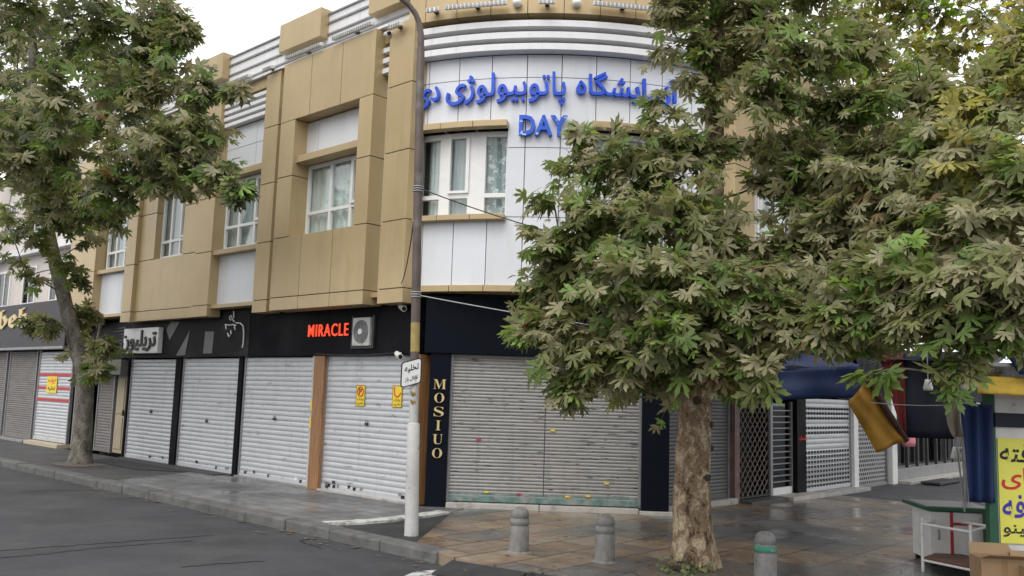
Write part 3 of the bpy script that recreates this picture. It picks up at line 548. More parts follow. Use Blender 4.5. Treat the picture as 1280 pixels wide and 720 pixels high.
mb = MB(); mb.box(FL, .1, 2.55, -.4, .04, -.02, .026); P('threshold', mb, SILL, bevel=.005)
# entrance recess
mb = MB(); mb.box(FL, 10.36, 11.35, -.30, -.22, .05, 1.95); dr = P('door', mb, BEIGED, bevel=.006)
mb = MB()
for q in (10.42, 10.90): mb.box(FL, q, q+.40, -.22, -.20, .15, .9); mb.box(FL, q, q+.40, -.22, -.20, 1.0, 1.85)
P('door_panel', mb, BEIGED, dr, bevel=.006); mb = MB(); mb.box(FL, 10.84, 10.88, -.22, -.17, .95, 1.08); P('handle', mb, DSTEEL, dr)
shutter(FL, 11.45, 12.3, -.2, .05, 1.95, SHUT_B, .07)
mb = MB(); mb.box(FL, 10.36, 12.4, -.4, .18, 1.92, 2.28); P('entrance_canopy', mb, CANO, bevel=.01)
# corner shop
cs = shutter(FC, .50, 3.42, SO+.02, .10, 2.36, SHUT_G, .052, .011, rail=TEAL); cs['label'] = 'worn grey shutter with dark scratches'
mb = MB(); mb.box(FC, .5, 3.42, SO, SO+.030, .185, .235); P('painted_slat', mb, TEAL, cs, bevel=.01)
mb = MB(); mb.box(FC, 1.955, 1.968, SO, SO+.033, .2, 1.75); P('seam', mb, DSTEEL, cs)
rk = random.Random(3)
for shx, spots in ((s4, [(2.42, .13), (2.3, .10), (2.18, .16), (2.16, .09), (2.05, .10), (1.75, .12), (1.6, .10), (1.42, .11), (.45, .12), (.36, .09)]), (s3, [(5.0, .1), (4.7, .13), (4.2, .1), (3.3, .12), (3.15, .09)]), (s2, [(6.9, .16), (6.1, .1), (5.7, .12)]), (s1, [(9.0, .12), (8.4, .14)])):
    for a, z in spots: mb = MB(); w_ = rk.uniform(.02, .05); mb.box(FL, a-w_, a+w_, SO+.018, SO+.024, z-.03, z+.025); P('torn_sticker', mb, rk.choice([DSTEEL, STEEL, PLAST, DARK]), shx)
lock(FC, .62, .0, .05, cs); lock(FC, 3.44, .02, .06, cs)
for a, z in ((.9, 1.03), (2.05, 1.2), (2.9, .42), (1.05, .23), (1.55, .215), (2.3, .2), (2.62, .22)):
    mb = MB(); mb.box(FC, a, a+.07, SO+.03, SO+.05, z, z+.025); P('paper_scrap', mb, YEL if int(a*10) % 3 else REDP, cs)
mb = MB(); mb.box(FC, .14, .46, -.35, .07, 0, 2.36); P('black_pillar', mb, NAVYP, bevel=.005)
mb = MB(); mb.box(FC, 3.46, 3.88, -.35, .08, -.02, 2.36); P('black_pillar', mb, NAVYP, bevel=.005)
for a0, a1 in ((.47, 1.9), (1.91, 3.42), (3.43, 3.95)): mb = MB(); mb.box(FC, a0, a1, -.4, .10 if a1 < 3.5 else .15, -.06, .075 if a1 < 3.5 else .05); P('sill', mb, SILL, bevel=.008)
# side street shops under the upper floor
def gR(a): q = FR.pt(a, 0, 0); return gz(q[0], q[1])
shutter(FR, .78, 2.90, -.10, gR(2)+.10, 1.98, SHUT_D, .06)
mb = MB(); mb.box(FR, .55, 3.0, -.4, .06, -.2, gR(2)+.08); P('sill', mb, SILL, bevel=.006)
mb = MB(); mb.box(FR, 2.96, 3.14, -.3, .02, -.2, 1.98); P('steel_post', mb, mat('reddish_post', (.15, .09, .085), .6, var=.3), bevel=.004)
def lattice(F, a0, a1, o, z0, z1, m, step=.13, name='lattice_gate', th=.011):
    h = MB(); w_ = a1-a0; H = z1-z0
    for sgn in (1, -1):
        k = -H
        while k < w_+H:
            p0, p1 = (k, 0), (k+H*1.05, H)
            if sgn < 0: p0, p1 = (k+H*1.05, 0), (k, H)
            (xa, za), (xb, zb) = p0, p1
            t0, t1 = 0, 1
            for lim, s_ in ((0, 1), (w_, -1)):
                fa, fb_ = s_*(xa-lim), s_*(xb-lim)
                if fa < 0 and fb_ < 0: t0 = 2; break
                if fa < 0: t0 = max(t0, fa/(fa-fb_))
                if fb_ < 0: t1 = min(t1, fa/(fa-fb_))
            if t0 < t1:
                A_ = F.pt(a0+xa+(xb-xa)*t0, o+sgn*.006, z0+(zb-za)*t0); B_ = F.pt(a0+xa+(xb-xa)*t1, o+sgn*.006, z0+(zb-za)*t1); h.tube([A_, B_], th, 5)
            k += step
    gt = P(name, h, m)
    fr = MB(); fr.box(F, a0-.04, a0, o-.03, o+.03, z0-.03, z1+.03); fr.box(F, a1, a1+.04, o-.03, o+.03, z0-.03, z1+.03); fr.box(F, a0, a1, o-.028, o+.028, z0-.03, z0); fr.box(F, a0, a1, o-.028, o+.028, z1, z1+.03); P('gate_frame', fr, DSTEEL, gt); return gt
LATM = mat('rusty_lattice', (.20, .165, .14), .55, .3, var=.25, vscale=9)
lattice(FR, 3.20, 4.42, -.08, gR(4)+.10, 1.74, LATM, .19)
mb = MB(); mb.box(FR, 3.15, 4.6, -.42, .25, -.3, gR(4)+.05); P('step', mb, mat('dark_stone_step', (.07, .068, .066), .6, var=.2), bevel=.008)
# glazed shutter, black jamb with red writing
gsh = MB(); gsh.box(FR, 4.62, 5.45, -.12, -.10, gR(5)+.2, 1.74); go = P('glazed_door', gsh, GLASSD)
fr = MB(); fr.box(FR, 4.52, 4.62, -.14, -.06, gR(5)+.06, 1.78); fr.box(FR, 5.45, 5.5, -.14, -.06, gR(5)+.06, 1.78); lo_ = MB(); lo_.box(FR, 4.625, 5.445, -.14, -.06, gR(5)+.06, gR(5)+.2); P('door_foot', lo_, WHITEM, go, bevel=.004); P('door_frame', fr, STEEL, go, bevel=.004)
fr = MB()
for i in range(13): z = gR(5)+.3+i*.115; fr.box(FR, 4.62, 5.45, -.095, -.075, z, z+.022)
P('door_slats', fr, STEEL, go)
mb = MB(); mb.box(FR, 4.62, 5.45, -.18, -.15, gR(5)+.2, 1.72); P('door_blind', mb, STEEL, go)
mb = MB(); mb.box(FR, 5.51, 5.93, -.35, .03, -.25, 1.98); P('black_pillar', mb, BLACKP, bevel=.004)
mb = MB(); mb.box(FR, 4.65, 6.1, -.4, .34, -.3, gR(5)+.07); P('step', mb, SILL, bevel=.008)
mb = MB(); mb.box(FR, 6.1, 8.7, -.4, .30, -.35, gR(7)+.07); P('step', mb, mat('pale_step', (.32, .31, .30), .6, var=.15), bevel=.008)
psh = shutter(FR, 5.98, 8.36, -.05, gR(7)+.09, 1.86, SHUT_W, .10)
ph = MB()   # rows of small slots
for i in range(17):
    z = gR(7)+.14+i*.10
    if 8 <= i <= 10 or i in (13,): continue
    for k in range(16): a = 6.03+k*.146; ph.box(FR, a, a+.080, -.05, -.030, z+.015, z+.066)
po = P('perforation', ph, DARK, psh); bm = bmesh.new(); bm.from_mesh(psh.data); nf = len(bm.faces); bm.from_mesh(po.data); bm.faces.ensure_lookup_table()
for f in bm.faces[nf:]: f.material_index = 1; f.smooth = False
bm.to_mesh(psh.data); bm.free(); psh.data.materials.append(DARK); bpy.data.objects.remove(po)
mb = MB(); mb.box(FR, 8.41, 8.66, -.3, .05, -.35, 1.95); P('white_pillar', mb, WHITEM, bevel=.005)

# ------------------------------------------------------------------ neighbour on the side street
N = thing('neighbour_shops', 'low shop building with honeycomb gate and barred glass front beyond the corner block', 'building', FR.pt(8.7, 0, -.3))
mb = MB(); mb.box(FR, 8.67, 30, -6, -.45, -.4, 3.0); P('wall', mb, DARK, N)
mb = MB(); mb.box(FR, 8.67, 30, -.45, .04, 1.98, 3.2); P('fascia', mb, NAVYP, N)
mb = MB()
hx = MB(); pit_ = .115
gl_ = gR(9.7)+.1
for r in range(18):
    for c in range(18):
        cx, cz = 8.78+c*pit_+(pit_/2 if r % 2 else 0), gl_+.05+r*pit_*.866
        if cz > 1.85 or cx > 10.62: continue
        ring_o = [(cx+.066*math.cos(R_(60*k+30)), cz+.066*math.sin(R_(60*k+30))) for k in range(6)]; ring_i = [(cx+.043*math.cos(R_(60*k+30)), cz+.043*math.sin(R_(60*k+30))) for k in range(6)]
        for k in range(6): hx.extr(FR, [ring_o[k], ring_o[(k+1) % 6], ring_i[(k+1) % 6], ring_i[k]], -.08, -.068)
hg = P('honeycomb_gate', hx, mat('grey_gate_paint', (.36, .36, .36), .5, .2), N)
mb = MB(); mb.box(FR, 8.68, 8.75, -.12, -.03, gl_-.05, 1.95); mb.box(FR, 10.66, 10.72, -.12, -.03, gl_-.05, 1.95); mb.box(FR, 8.75, 10.66, -.11, -.04, gl_-.05, gl_); P('gate_frame', mb, STEEL, hg)
mb = MB(); mb.box(FR, 10.78, 11.12, -.4, .06, -.4, 2.0); P('white_pillar', mb, WHITEM, N, bevel=.005)
mb = MB(); mb.box(FR, 8.7, 10.9, -.4, .25, -.45, gR(9.7)+.05); P('step', mb, DSTEEL, N, bevel=.008)
# barred glass shop on a stone step
mb = MB(); mb.box(FR, 11.2, 24, -.45, .35, -.45, gR(13)+.18); P('stone_step', mb, SILL, N, bevel=.01)
mb = MB(); mb.box(FR, 11.15, 24, -.45, .02, gR(13)+.18, gR(13)+.45); P('plinth', mb, STONE, N, bevel=.01)
mb = MB(); mb.box(FR, 11.2, 24, -.40, -.38, gR(13)+.45, 1.98); P('shop_glass', mb, GLASSD, N)
for k in range(13):
    a = 11.35+k*.78; mb = MB(); mb.box(FR, a, a+(.28 if k == 6 else .07), -.1, -.03, gR(13)+.18, 1.98); P('mullion', mb, DSTEEL, N)
for k in range(9): mb = MB(); mb.box(FR, 15.9+k*.18, 15.93+k*.18, -.02, .0, gR(15)+.45, 1.9); P('bar', mb, STEEL, N)
for z in (.6, 1.2): mb = MB(); mb.box(FR, 15.8, 17.6, -.0, .02, z, z+.03); P('bar', mb, STEEL, N)
for k in range(6): mb = MB(); mb.box(FR, 11.6+k*1.3, 12.3+k*1.3, -.9, -.8, -.1, 1.2+.2*(k % 3)); P('display', mb, (PALEB, STEEL, CURT)[k % 3], N)
mb = MB(); mb.box(FR, 11.5, 11.75, .02, .05, 1.35, 1.62); mb.box(FR, 12.2, 12.45, .02, .05, 1.36, 1.6); P('red_sticker', mb, REDP, N)
mb = MB(); mb.box(FR, 11.4, 13.1, .5, .95, gR(12)+.12, gR(12)+.17)
for a in (11.5, 13.0):
    for o in (.55, .9): mb.box(FR, a-.03, a+.03, o-.03, o+.03, gR(12)-.01, gR(12)+.12)
tag(mb.build('low_bench', DSTEEL, bevel=.005), 'low dark metal platform standing before the glass shop step', 'platform')
mb = MB(); mb.lathe([(.0, .0), (.15, .0), (.17, .12), (.155, .3), (.12, .40), (.0, .43)], FR.pt(11.5, .20, .78), 18)
pb = tag(mb.build('donation_box', PINK), 'pink plastic box fixed beside the white pillar of the shop', 'box')

# ------------------------------------------------------------------ neighbour on the left
M_ = thing('shuttered_shop', 'low shop with black sign board and brown and white shutters beyond the tree', 'building', FL.pt(13.4, 0, 0))
mb = MB(); mb.box(FL, 13.3, 30, -6, -.35, 0, 3.9); P('wall', mb, DARK, M_)
mb = MB(); mb.box(FL, 14.0, 26, -.35, .12, 2.66, 3.92); P('sign_board', mb, mat('plum_black_board', (.028, .024, .028), .5, var=.15), M_, bevel=.01)
mb = MB(); mb.box(FL, 13.8, 26, -.1, .22, 2.58, 2.65); P('board_edge', mb, STEEL, M_)
def sh2(a0, a1, z0, z1, m, p, nm='roller_shutter'): global B; b0 = B; B = M_; s_ = shutter(FL, a0, a1, -.1, z0, z1, m, p, .01); B = b0; return s_
sh2(16.35, 18.45, .08, 2.55, SHUT_B, .06); sh2(18.75, 21.2, .08, 2.55, SHUT_B, .06); sh2(12.62, 13.45, .06, 2.2, SHUT_B, .07)
ws = sh2(13.85, 16.1, .12, 2.52, SHUT_W, .085)
for z in (1.18, 1.50, 1.86): mb = MB(); mb.box(FL, 13.85, 16.1, -.09, -.078, z, z+.07); P('red_stripe', mb, REDP, ws)
mb = MB(); mb.box(FL, 13.8, 16.15, -.35, .15, -.02, .09); P('sill', mb, mat('cream_sill', (.42, .36, .26), .7), M_, bevel=.01)
mb = MB(); mb.box(FL, 16.4, 21, -.35, .1, -.02, .06); P('sill', mb, STONE, M_, bevel=.01)
mb = MB(); mb.box(FL, 14.75, 15.45, -.075, -.07, 1.40, 1.85); ps = tag(mb.build('yellow_poster', YEL), 'yellow paper notice stuck on the white shutter with red stripes', 'poster')
put_text('writing', shape('اجاره'), FL, 15.38, 14.82, -.069, 1.66, 1.8, INKR, ps, .002, .02); put_text('writing', shape('تخلیه'), FL, 15.36, 14.84, -.069, 1.46, 1.58, BLACK, ps, .002, .02)
bs = thing('gold_lettering', 'gold gothic letters on the black board of the shop at far left', 'sign', FL.pt(18, .12, 3.2))
put_text('letters', '𝖇𝖊𝖇', FL, 19.15, 16.7, .12, 3.22, 3.80, GOLD, bs, .04, .01)
put_text('script', shape('ژیلا'), FL, 19.6, 18.9, .12, 2.80, 3.0, GOLD, bs, .02)
Q = thing('pale_house', 'pale pinkish house rising behind the black sign board at far left', 'building', FL.pt(14, -2, 0))
mb = MB(); mb.box(FL, 14.4, 40, -9, -2.2, 3.0, 9.5); P('wall', mb, PALEB, Q)
for k in range(5):
    for z in (4.4, 7.0):
        a = 15.3+k*2.6; wf = MB(); wf.box(FL, a, a+.08, -2.2, -2.14, z, z+1.4); wf.box(FL, a+1.2, a+1.28, -2.2, -2.14, z, z+1.4); wf.box(FL, a+.08, a+1.2, -2.2, -2.145, z, z+.08); wf.box(FL, a+.08, a+1.2, -2.2, -2.145, z+1.32, z+1.4); wf.box(FL, a+.6, a+.66, -2.2, -2.146, z+.08, z+1.32)
        o = P('window', wf, WHITE, Q); g_ = MB(); g_.box(FL, a+.08, a+1.2, -2.19, -2.17, z+.08, z+1.32); P('pane', g_, GLASSD, o)
mb = MB(); mb.box(FL, 14.4, 40, -2.2, -1.9, 6.2, 6.45); P('cornice', mb, LOUV, Q)

# ------------------------------------------------------------------ signs on the corner building
wl = thing('wall_lettering', 'blue raised Persian and Latin lettering across the curved white front', 'sign', arc(-4, 0, 6.1))
def arc_text(name, body, t0, t1, z0, z1, m, bold=.0, depth=.07):
    V, Fc = text_mesh(body, 1, 1, depth, bold); mb = MB(); mb.add([arc(t0+(t1-t0)*v[0], .03+v[2], z0+(z1-z0)*v[1]) for v in V], Fc); return mb.build(name, m, wl)
arc_text('word', shape('دی'), -27.0, -22.3, zc(6.08), zc(6.42), BLUEL, .010)
arc_text('word', shape('پاتوبیولوژی'), -21.0, -.1, zc(6.05), zc(6.56), BLUEL, .010)
arc_text('word', shape('آزمایشگاه'), 1.6, 20, zc(6.13), zc(6.60), BLUEL, .010)
dm = mat('blue_letters_pale_inlay', (.01, .09, .58), .4, dirt=(.45, .62, .85), dscale=11, dthr=(.58, .62))
arc_text('word', 'DAY', -7.8, .3, zc(5.575), zc(5.885), dm, .025, .08)
ms = thing('red_letter_sign', 'glowing red block letters on the black fascia over the white shutter', 'sign', FL.pt(2.4, .06, 2.7))
put_text('letters', 'MIRACLE', FL, 3.0, 1.83, .075, 2.665, 2.885, REDL, ms, .02, .004)
gs = thing('gold_letter_sign', 'vertical gold serif letters on the black pillar beside the corner shutter', 'sign', FC.pt(.3, .07, 1.3))
for i, ch in enumerate('𝐌𝐎𝐒𝐈𝐔𝐎'):
    z = 1.95-i*.212; wd = {0: .20, 3: .08}.get(i, .155); put_text('letter', ch, FC, .305-wd/2, .305+wd/2, .072, z-.15, z, GOLD, gs, .02, -.008)
ts = thing('white_box_sign', 'white lightbox with bold black Persian word on the grey fascia', 'sign', FL.pt(9.5, .1, 2.7))
mb = MB(); mb.box(FL, 8.62, 10.35, .05, .17, 2.42, 3.0); P('box', mb, mat('lightbox_face', (.62, .62, .62), .4, var=.05), ts, bevel=.01)
put_text('letters', shape('تریلیون'), FL, 10.42, 8.68, .172, 2.46, 2.95, BLACK, ts, .03, .018)
rb = MB()
rr = random.Random(2)
for k in range(9):
    z = 2.42+k*.075; a = 10.4+rr.uniform(0, .1); rb.extr(FL, [(a, z), (a+rr.uniform(.3, .75), z+.02), (a+.05, z+.06)], .05, .062)
P('torn_edge', rb, BLACK, ts)
for poly in ([(7.95, 2.36), (7.55, 2.37), (7.42, 2.9)], [(6.78, 2.4), (6.42, 2.4), (6.40, 2.85), (6.76, 2.86)], [(8.5, 2.95), (8.3, 2.7), (7.9, 3.1), (8.3, 3.12)]): fs = MB(); fs.extr(FL, poly, .044, .056); P('grey_inlay', fs, mat('grey_inlay', (.13, .13, .128), .5, var=.1))
gm = mat('white_neon_tube', (.62, .63, .65), .4)
gr = thing('broken_script_sign', 'broken white script tubing left on the weathered fascia', 'sign', FL.pt(5.5, .06, 2.9))
def stroke(pts, nm='tube', r=.014): m_ = MB(); m_.tube([FL.pt(a, .085, z) for a, z in pts], r, 6); P(nm, m_, gm, gr)
for st in ([(5.92, 2.98), (5.75, 2.96), (5.62, 2.97), (5.5, 2.95)], [(5.9, 2.97), (5.86, 2.88)], [(5.72, 3.06), (5.78, 3.12), (5.70, 3.16), (5.66, 3.08), (5.56, 3.02)], [(5.62, 3.24), (5.6, 3.1)], [(5.80, 2.80), (5.74, 2.72), (5.70, 2.76)], [(5.68, 2.86), (5.66, 2.78)], [(5.56, 2.95), (5.52, 2.86)], [(5.5, 3.0), (5.34, 2.99), (5.23, 2.93), (5.19, 2.8), (5.18, 2.6), (5.2, 2.5)]): stroke(st)
# AC unit
ac = thing('air_conditioner', 'white outdoor cooling unit mounted on the black fascia beside red letters', 'air conditioner', FL.pt(1.42, .1, 2.5))
mb = MB(); mb.box(FL, 1.20, 1.66, .06, .13, 2.48, 2.96); P('case', mb, mat('aged_white_case', (.52, .52, .50), .5, var=.06, dirt=(.3, .3, .29), dscale=5), ac, bevel=.015)
fn_ = MB(); c0 = (1.42, 2.72)
for rr_ in (.07, .11, .15, .19): fn_.tube([FL.pt(c0[0]+rr_*math.cos(t), .14, c0[1]+rr_*math.sin(t)) for t in np.linspace(0, 2*math.pi, 25)], .006, 5)
for k in range(8): t = k*math.pi/4; fn_.tube([FL.pt(c0[0]+.03*math.cos(t), .14, c0[1]+.03*math.sin(t)), FL.pt(c0[0]+.19*math.cos(t), .14, c0[1]+.19*math.sin(t))], .005, 5)
P('fan_grille', fn_, STEEL, ac)
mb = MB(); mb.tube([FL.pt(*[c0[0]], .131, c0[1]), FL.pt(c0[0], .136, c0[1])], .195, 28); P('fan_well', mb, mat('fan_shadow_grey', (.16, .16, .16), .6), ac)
mb = MB(); mb.tube([FL.pt(c0[0], .14, c0[1]), FL.pt(c0[0], .158, c0[1])], .05, 16); P('fan_hub', mb, PLAST, ac)
mb = MB(); mb.box(FL, 1.12, 1.72, .05, .10, 2.44, 2.475); mb.box(FL, 1.12, 1.155, .05, .10, 2.475, 2.99); mb.box(FL, 1.685, 1.72, .05, .10, 2.475, 2.99); P('bracket', mb, DSTEEL, ac)
def camera_unit(F, a, o, z, lab, grp=None):
    t = thing('security_camera', lab, 'camera', F.pt(a, o, z)); m_ = MB(); m_.tube([F.pt(a, o, z), F.pt(a, o+.08, z-.02)], .018, 8); P('mount', m_, PLAST, t)
    m_ = MB(); m_.tube([F.pt(a+.05, o+.07, z-.015), F.pt(a-.13, o+.15, z-.07)], [.045, .05], 12); P('body', m_, PLAST, t, bevel=.006); m_ = MB(); m_.tube([F.pt(a-.131, o+.15, z-.07), F.pt(a-.14, o+.154, z-.073)], .035, 12); P('lens', m_, BLACK, t)
camera_unit(FL, .38, .06, 3.12, 'white bullet camera under the pillar above the black fascia corner')
camera_unit(FL, .45, .03, 2.36, 'white bullet camera at the fascia bottom edge over white shutter')
camera_unit(FL, .80, .3, 7.72, 'dark lamp like camera bracket under the roof edge by the pillar top')
# linear floodlights below the roof edge
def flood(F_, pos, ln, lab, grp='floodlights along the roof edge'):
    t = thing('floodlight', lab, 'floodlight', pos(0, 0, 0), grp); m_ = MB(); m_.hexa([pos(-ln/2, .10, -.03), pos(ln/2, .10, -.03), pos(ln/2, .18, -.05), pos(-ln/2, .18, -.05), pos(-ln/2, .10, .03), pos(ln/2, .10, .03), pos(ln/2, .18, .02), pos(-ln/2, .18, .02)]); P('housing', m_, PLAST, t, bevel=.006)
    m_ = MB(); n = max(2, int(ln/.06))
    for k in range(n): u = -ln/2+ln*(k+.5)/n; m_.hexa([pos(u-.018, .181, -.045), pos(u+.018, .181, -.045), pos(u+.018, .19, -.045), pos(u-.018, .19, -.045), pos(u-.018, .181, .01), pos(u+.018, .181, .01), pos(u+.018, .19, .01), pos(u-.018, .19, .01)])
    P('lens', m_, STEEL, t); m_ = MB(); m_.hexa([pos(-.03, .0, -.02), pos(.03, .0, -.02), pos(.03, .1, -.02), pos(-.03, .1, -.02), pos(-.03, 0, .02), pos(.03, 0, .02), pos(.03, .1, .02), pos(-.03, .1, .02)]); P('bracket', m_, DSTEEL, t)
def arcpos(th, z): return lambda u, o, h: arc(th+math.degrees(u/AR), .22+o, z+h)
for th, ln, lab in ((-22.6, .22, 'short white floodlight on the tan band nearest the lamp post'), (-15.2, .95, 'long white linear floodlight on the tan band left of the middle'), (-3.6, .24, 'small square floodlight at the middle of the tan band above the letters'), (8.8, .92, 'long white linear floodlight on the tan band next to the leaves')):
    flood(None, arcpos(th, zc(7.54)), ln, lab)
def flpos(a, o0, z): return lambda u, o, h: FL.pt(a+u, o0+o, z+h)
for a, o0, z, ln, lab in ((.42, .38, 7.70, .3, 'short white floodlight on top of the tan pillar by the lamp post'), (1.55, .40, 7.90, 1.1, 'long linear floodlight on the roof edge over the big bay right half'), (3.0, .40, 7.90, 1.1, 'long linear floodlight on the roof edge over the big bay left half'), (4.2, .38, 7.86, .3, 'short floodlight on the roof edge above the second pillar'), (5.4, .34, 7.90, .9, 'linear floodlight on the roof edge above the louvred recess')):
    flood(None, flpos(a, o0, z), ln, lab)
for th, lab in ((-8.6, 'round dome camera on the tan band left of the small floodlight'), (1.2, 'white dome camera on the tan band right of the small floodlight')):
    q = arc(th, .22, zc(7.56)); m_ = MB(); m_.lathe([(0, -.07), (.045, -.06), (.07, -.02), (.07, .03), (.0, .032)], (q[0], q[1]-.07, q[2]), 16); t = tag(m_.build('dome_camera', PLAST), lab, 'camera')
# notices on the white shutter
for a, z, lab, kind in ((1.56, 1.65, 'yellow no parking sticker nearer the middle of the white shutter', 'P'), (.61, 1.66, 'yellow warning sticker near the right edge of the white shutter', 'L')):
    t = thing('warning_sticker', lab, 'sticker', FL.pt(a, 0, z)); m_ = MB(); m_.box(FL, a-.12, a+.12, SO+.018, SO+.022, z-.18, z+.18); P('sheet', m_, YEL, t)
    ring = MB(); n = 24 if kind == 'P' else 16
    pts = [(a+.078*math.cos(q), z+.07+.078*math.sin(q)) for q in np.linspace(0, 2*math.pi if kind == 'P' else 1.2*math.pi, n)]
    if kind != 'P': pts = [(a+.07, z+.15), (a+.06, z+.03), (a+.0, z-.01), (a-.06, z+.02), (a-.09, z+.06)]
    ring.tube([FL.pt(p, SO+.024, q) for p, q in pts], .011, 5); P('red_mark', ring, INKR, t)
    if kind == 'P': put_text('mark', 'P', FL, a+.04, a-.035, SO+.023, z+.02, z+.12, BLACK, t, .002, .01); m_ = MB(); m_.tube([FL.pt(a-.055, SO+.026, z+.125), FL.pt(a+.055, SO+.026, z+.015)], .009, 5); P('slash', m_, INKR, t)
    put_text('writing', shape('پارک'), FL, a+.085, a-.085, SO+.023, z-.085, z-.035, BLACK, t, .002, .012); put_text('writing', shape('ممنوع' if False else 'نکنید'), FL, a+.09, a-.09, SO+.023, z-.15, z-.105, BLACK, t, .002, .012)
    m_ = MB(); m_.box(FL, a-.115, a+.115, SO+.0225, SO+.024, z+.168, z+.176); m_.box(FL, a-.115, a+.115, SO+.0225, SO+.024, z-.176, z-.168); m_.box(FL, a-.118, a-.11, SO+.0225, SO+.024, z-.168, z+.168); m_.box(FL, a+.11, a+.118, SO+.0225, SO+.024, z-.168, z+.168); P('border', m_, BLACK, t)
put_text('red_writing', shape('خدمات'), FR, 5.56, 5.9, .032, 1.02, 1.12, INKR, B, .01, .012)
sg = thing('projecting_sign', 'small yellow and red projecting sign beside the left tree trunk', 'sign', FL.pt(11.4, .3, 1.9))
m_ = MB(); c1 = FL.pt(11.6, .5, 2.16); m_.tube([c1, tuple(np.array(c1)+FL.d*.06)], .17, 20); P('disc', m_, YEL, sg); m_ = MB(); m_.box(FL, 11.6, 11.66, .25, .75, 1.70, 1.95); P('plate', m_, mat('dull_red_plate', (.16, .05, .05), .5), sg); m_ = MB(); m_.box(FL, 11.61, 11.65, -.1, .5, 2.3, 2.34); m_.box(FL, 11.615, 11.645, .46, .5, 1.9, 2.34); P('bracket', m_, DSTEEL, sg)
for (a, z, w_, h_) in ((2.885, 1.45, .05, .16), (2.885, 1.15, .05, .2)): m_ = MB(); m_.box(FL, a-w_/2, a+w_/2, .009, .013, z-h_/2, z+h_/2); P('paper_strip', m_, YEL)

# ------------------------------------------------------------------ lamp post with its sign and cables
pp = np.array([-1.15, 11.17, -.03])
lp = thing('lamp_post', 'tall street lamp post with brown top, yellow band and whitewashed lower part', 'lamp post', pp)
def pl(z): k = max(0, z)/6.5; return (pp[0]-.165*k, pp[1], z)
m_ = MB(); m_.tube([pl(-.05), pl(.02), pl(.7), pl(1.34), pl(1.36)], [.094, .088, .082, .078, .06], 20); P('sleeve', m_, POLEW, lp)
m_ = MB(); m_.tube([pl(1.36), pl(2.13)], [.058, .055], 18); P('white_section', m_, POLEW, lp)
m_ = MB(); m_.tube([pl(2.13), pl(2.2), pl(2.25)], [.056, .056, .056], 18); P('grey_section', m_, POLEB, lp)
m_ = MB(); m_.tube([pl(2.25), pl(2.62)], [.058, .058], 18); P('yellow_band', m_, POLEY, lp)
m_ = MB(); m_.tube([pl(2.62), pl(4.5), pl(6.25), pl(6.30)], [.058, .056, .052, .04], 18); P('upper_section', m_, POLEB, lp)
armp = [pl(6.28), pl(6.45), (-1.345, 11.17, 6.62), (-1.40, 11.16, 6.74), (-1.50, 11.13, 6.86), (-1.66, 11.08, 6.96), (-2.1, 10.95, 7.14), (-2.9, 10.7, 7.40), (-3.3, 10.6, 7.48)]
m_ = MB(); m_.tube(armp, [.045, .042, .038, .037, .036, .035, .034, .033, .032], 14); P('arm', m_, POLEB, lp)
m_ = MB(); m_.grid(lambda u, v: (-3.25-.62*u, 10.61-.2*u, 7.46+.16*u)if False else (-3.25-.62*u, 10.6-.19*u+.13*math.sin(math.pi*u)**.5*math.cos(2*math.pi*v), 7.5+.15*u+.07*math.sin(math.pi*u)**.5*math.sin(2*math.pi*v)), 12, 14); P('lamp_head', m_, STEEL, lp)
for z in (2.95, 4.33):
    for dz in (0, .03, .06): m_ = MB(); m_.tube([(pl(z)[0]+.062*math.cos(t), pl(z)[1]+.062*math.sin(t), z+dz) for t in np.linspace(0, 2*math.pi, 17)], .008, 5, caps=False); P('wire_binding', m_, WIREG, lp)
ps_ = thing('post_sign', 'small white rounded sign with Persian handwriting tilted on the lamp post', 'sign', (pp[0], pp[1]-.08, 1.95))
FS = Frame((pp[0]-.085, pp[1]-.075, 0), (math.cos(.25), math.sin(.25), 0), (math.sin(.25), -math.cos(.25), 0))
def rrect(a0, a1, z0, z1, r, sh=.0):
    pts = []
    for cx, cz, s0 in ((a1-r, z1-r, 0), (a0+r, z1-r, 90), (a0+r, z0+r, 180), (a1-r, z0+r, 270)):
        for k in range(5): t = R_(s0+22.5*k); x_ = cx+r*math.cos(t); pts.append((x_, cz+r*math.sin(t)+sh*(x_-a0)))
    return pts
m_ = MB(); m_.extr(FS, rrect(-.115, .115, 1.80, 2.095, .03, .30), 0, .012); P('plate', m_, mat('white_enamel', (.75, .76, .76), .35, dirt=(.4, .38, .36), dscale=14, dthr=(.6, .7)), ps_)
m_ = MB(); q = rrect(-.122, .122, 1.793, 2.102, .034, .30); m_.tube([FS.pt(a, .006, z) for a, z in q+[q[0]]], .009, 6); P('rim', m_, BLACK, ps_)
put_text('writing', shape('تخلیه'), FS, -.085, .09, .013, 1.965, 2.065, BLACK, ps_, .003, .012, tilt=.30); put_text('writing', shape('چاه فوری') if False else shape('کانال باز'), FS, -.075, .085, .013, 1.855, 1.915, BLACK, ps_, .003, .008, tilt=.30)
m_ = MB(); m_.tube([(pp[0]-.04+.07*math.cos(t), pp[1]+.07*math.sin(t), 1.93) for t in np.linspace(0, 2*math.pi, 17)], .008, 5, caps=False); P('clamp', m_, STEEL, ps_)
m_ = MB()
for z, w_, h_ in ((1.72, .05, .1), (1.62, .035, .05)): m_.tube([(pl(z)[0]-.003+.0605*math.sin(t), pl(z)[1]-.0605*math.cos(t), z+.03*math.sin(9*t)) for t in np.linspace(-.5, .4, 6)], .012, 4)
P('sticker_remains', m_, POLEY, lp)
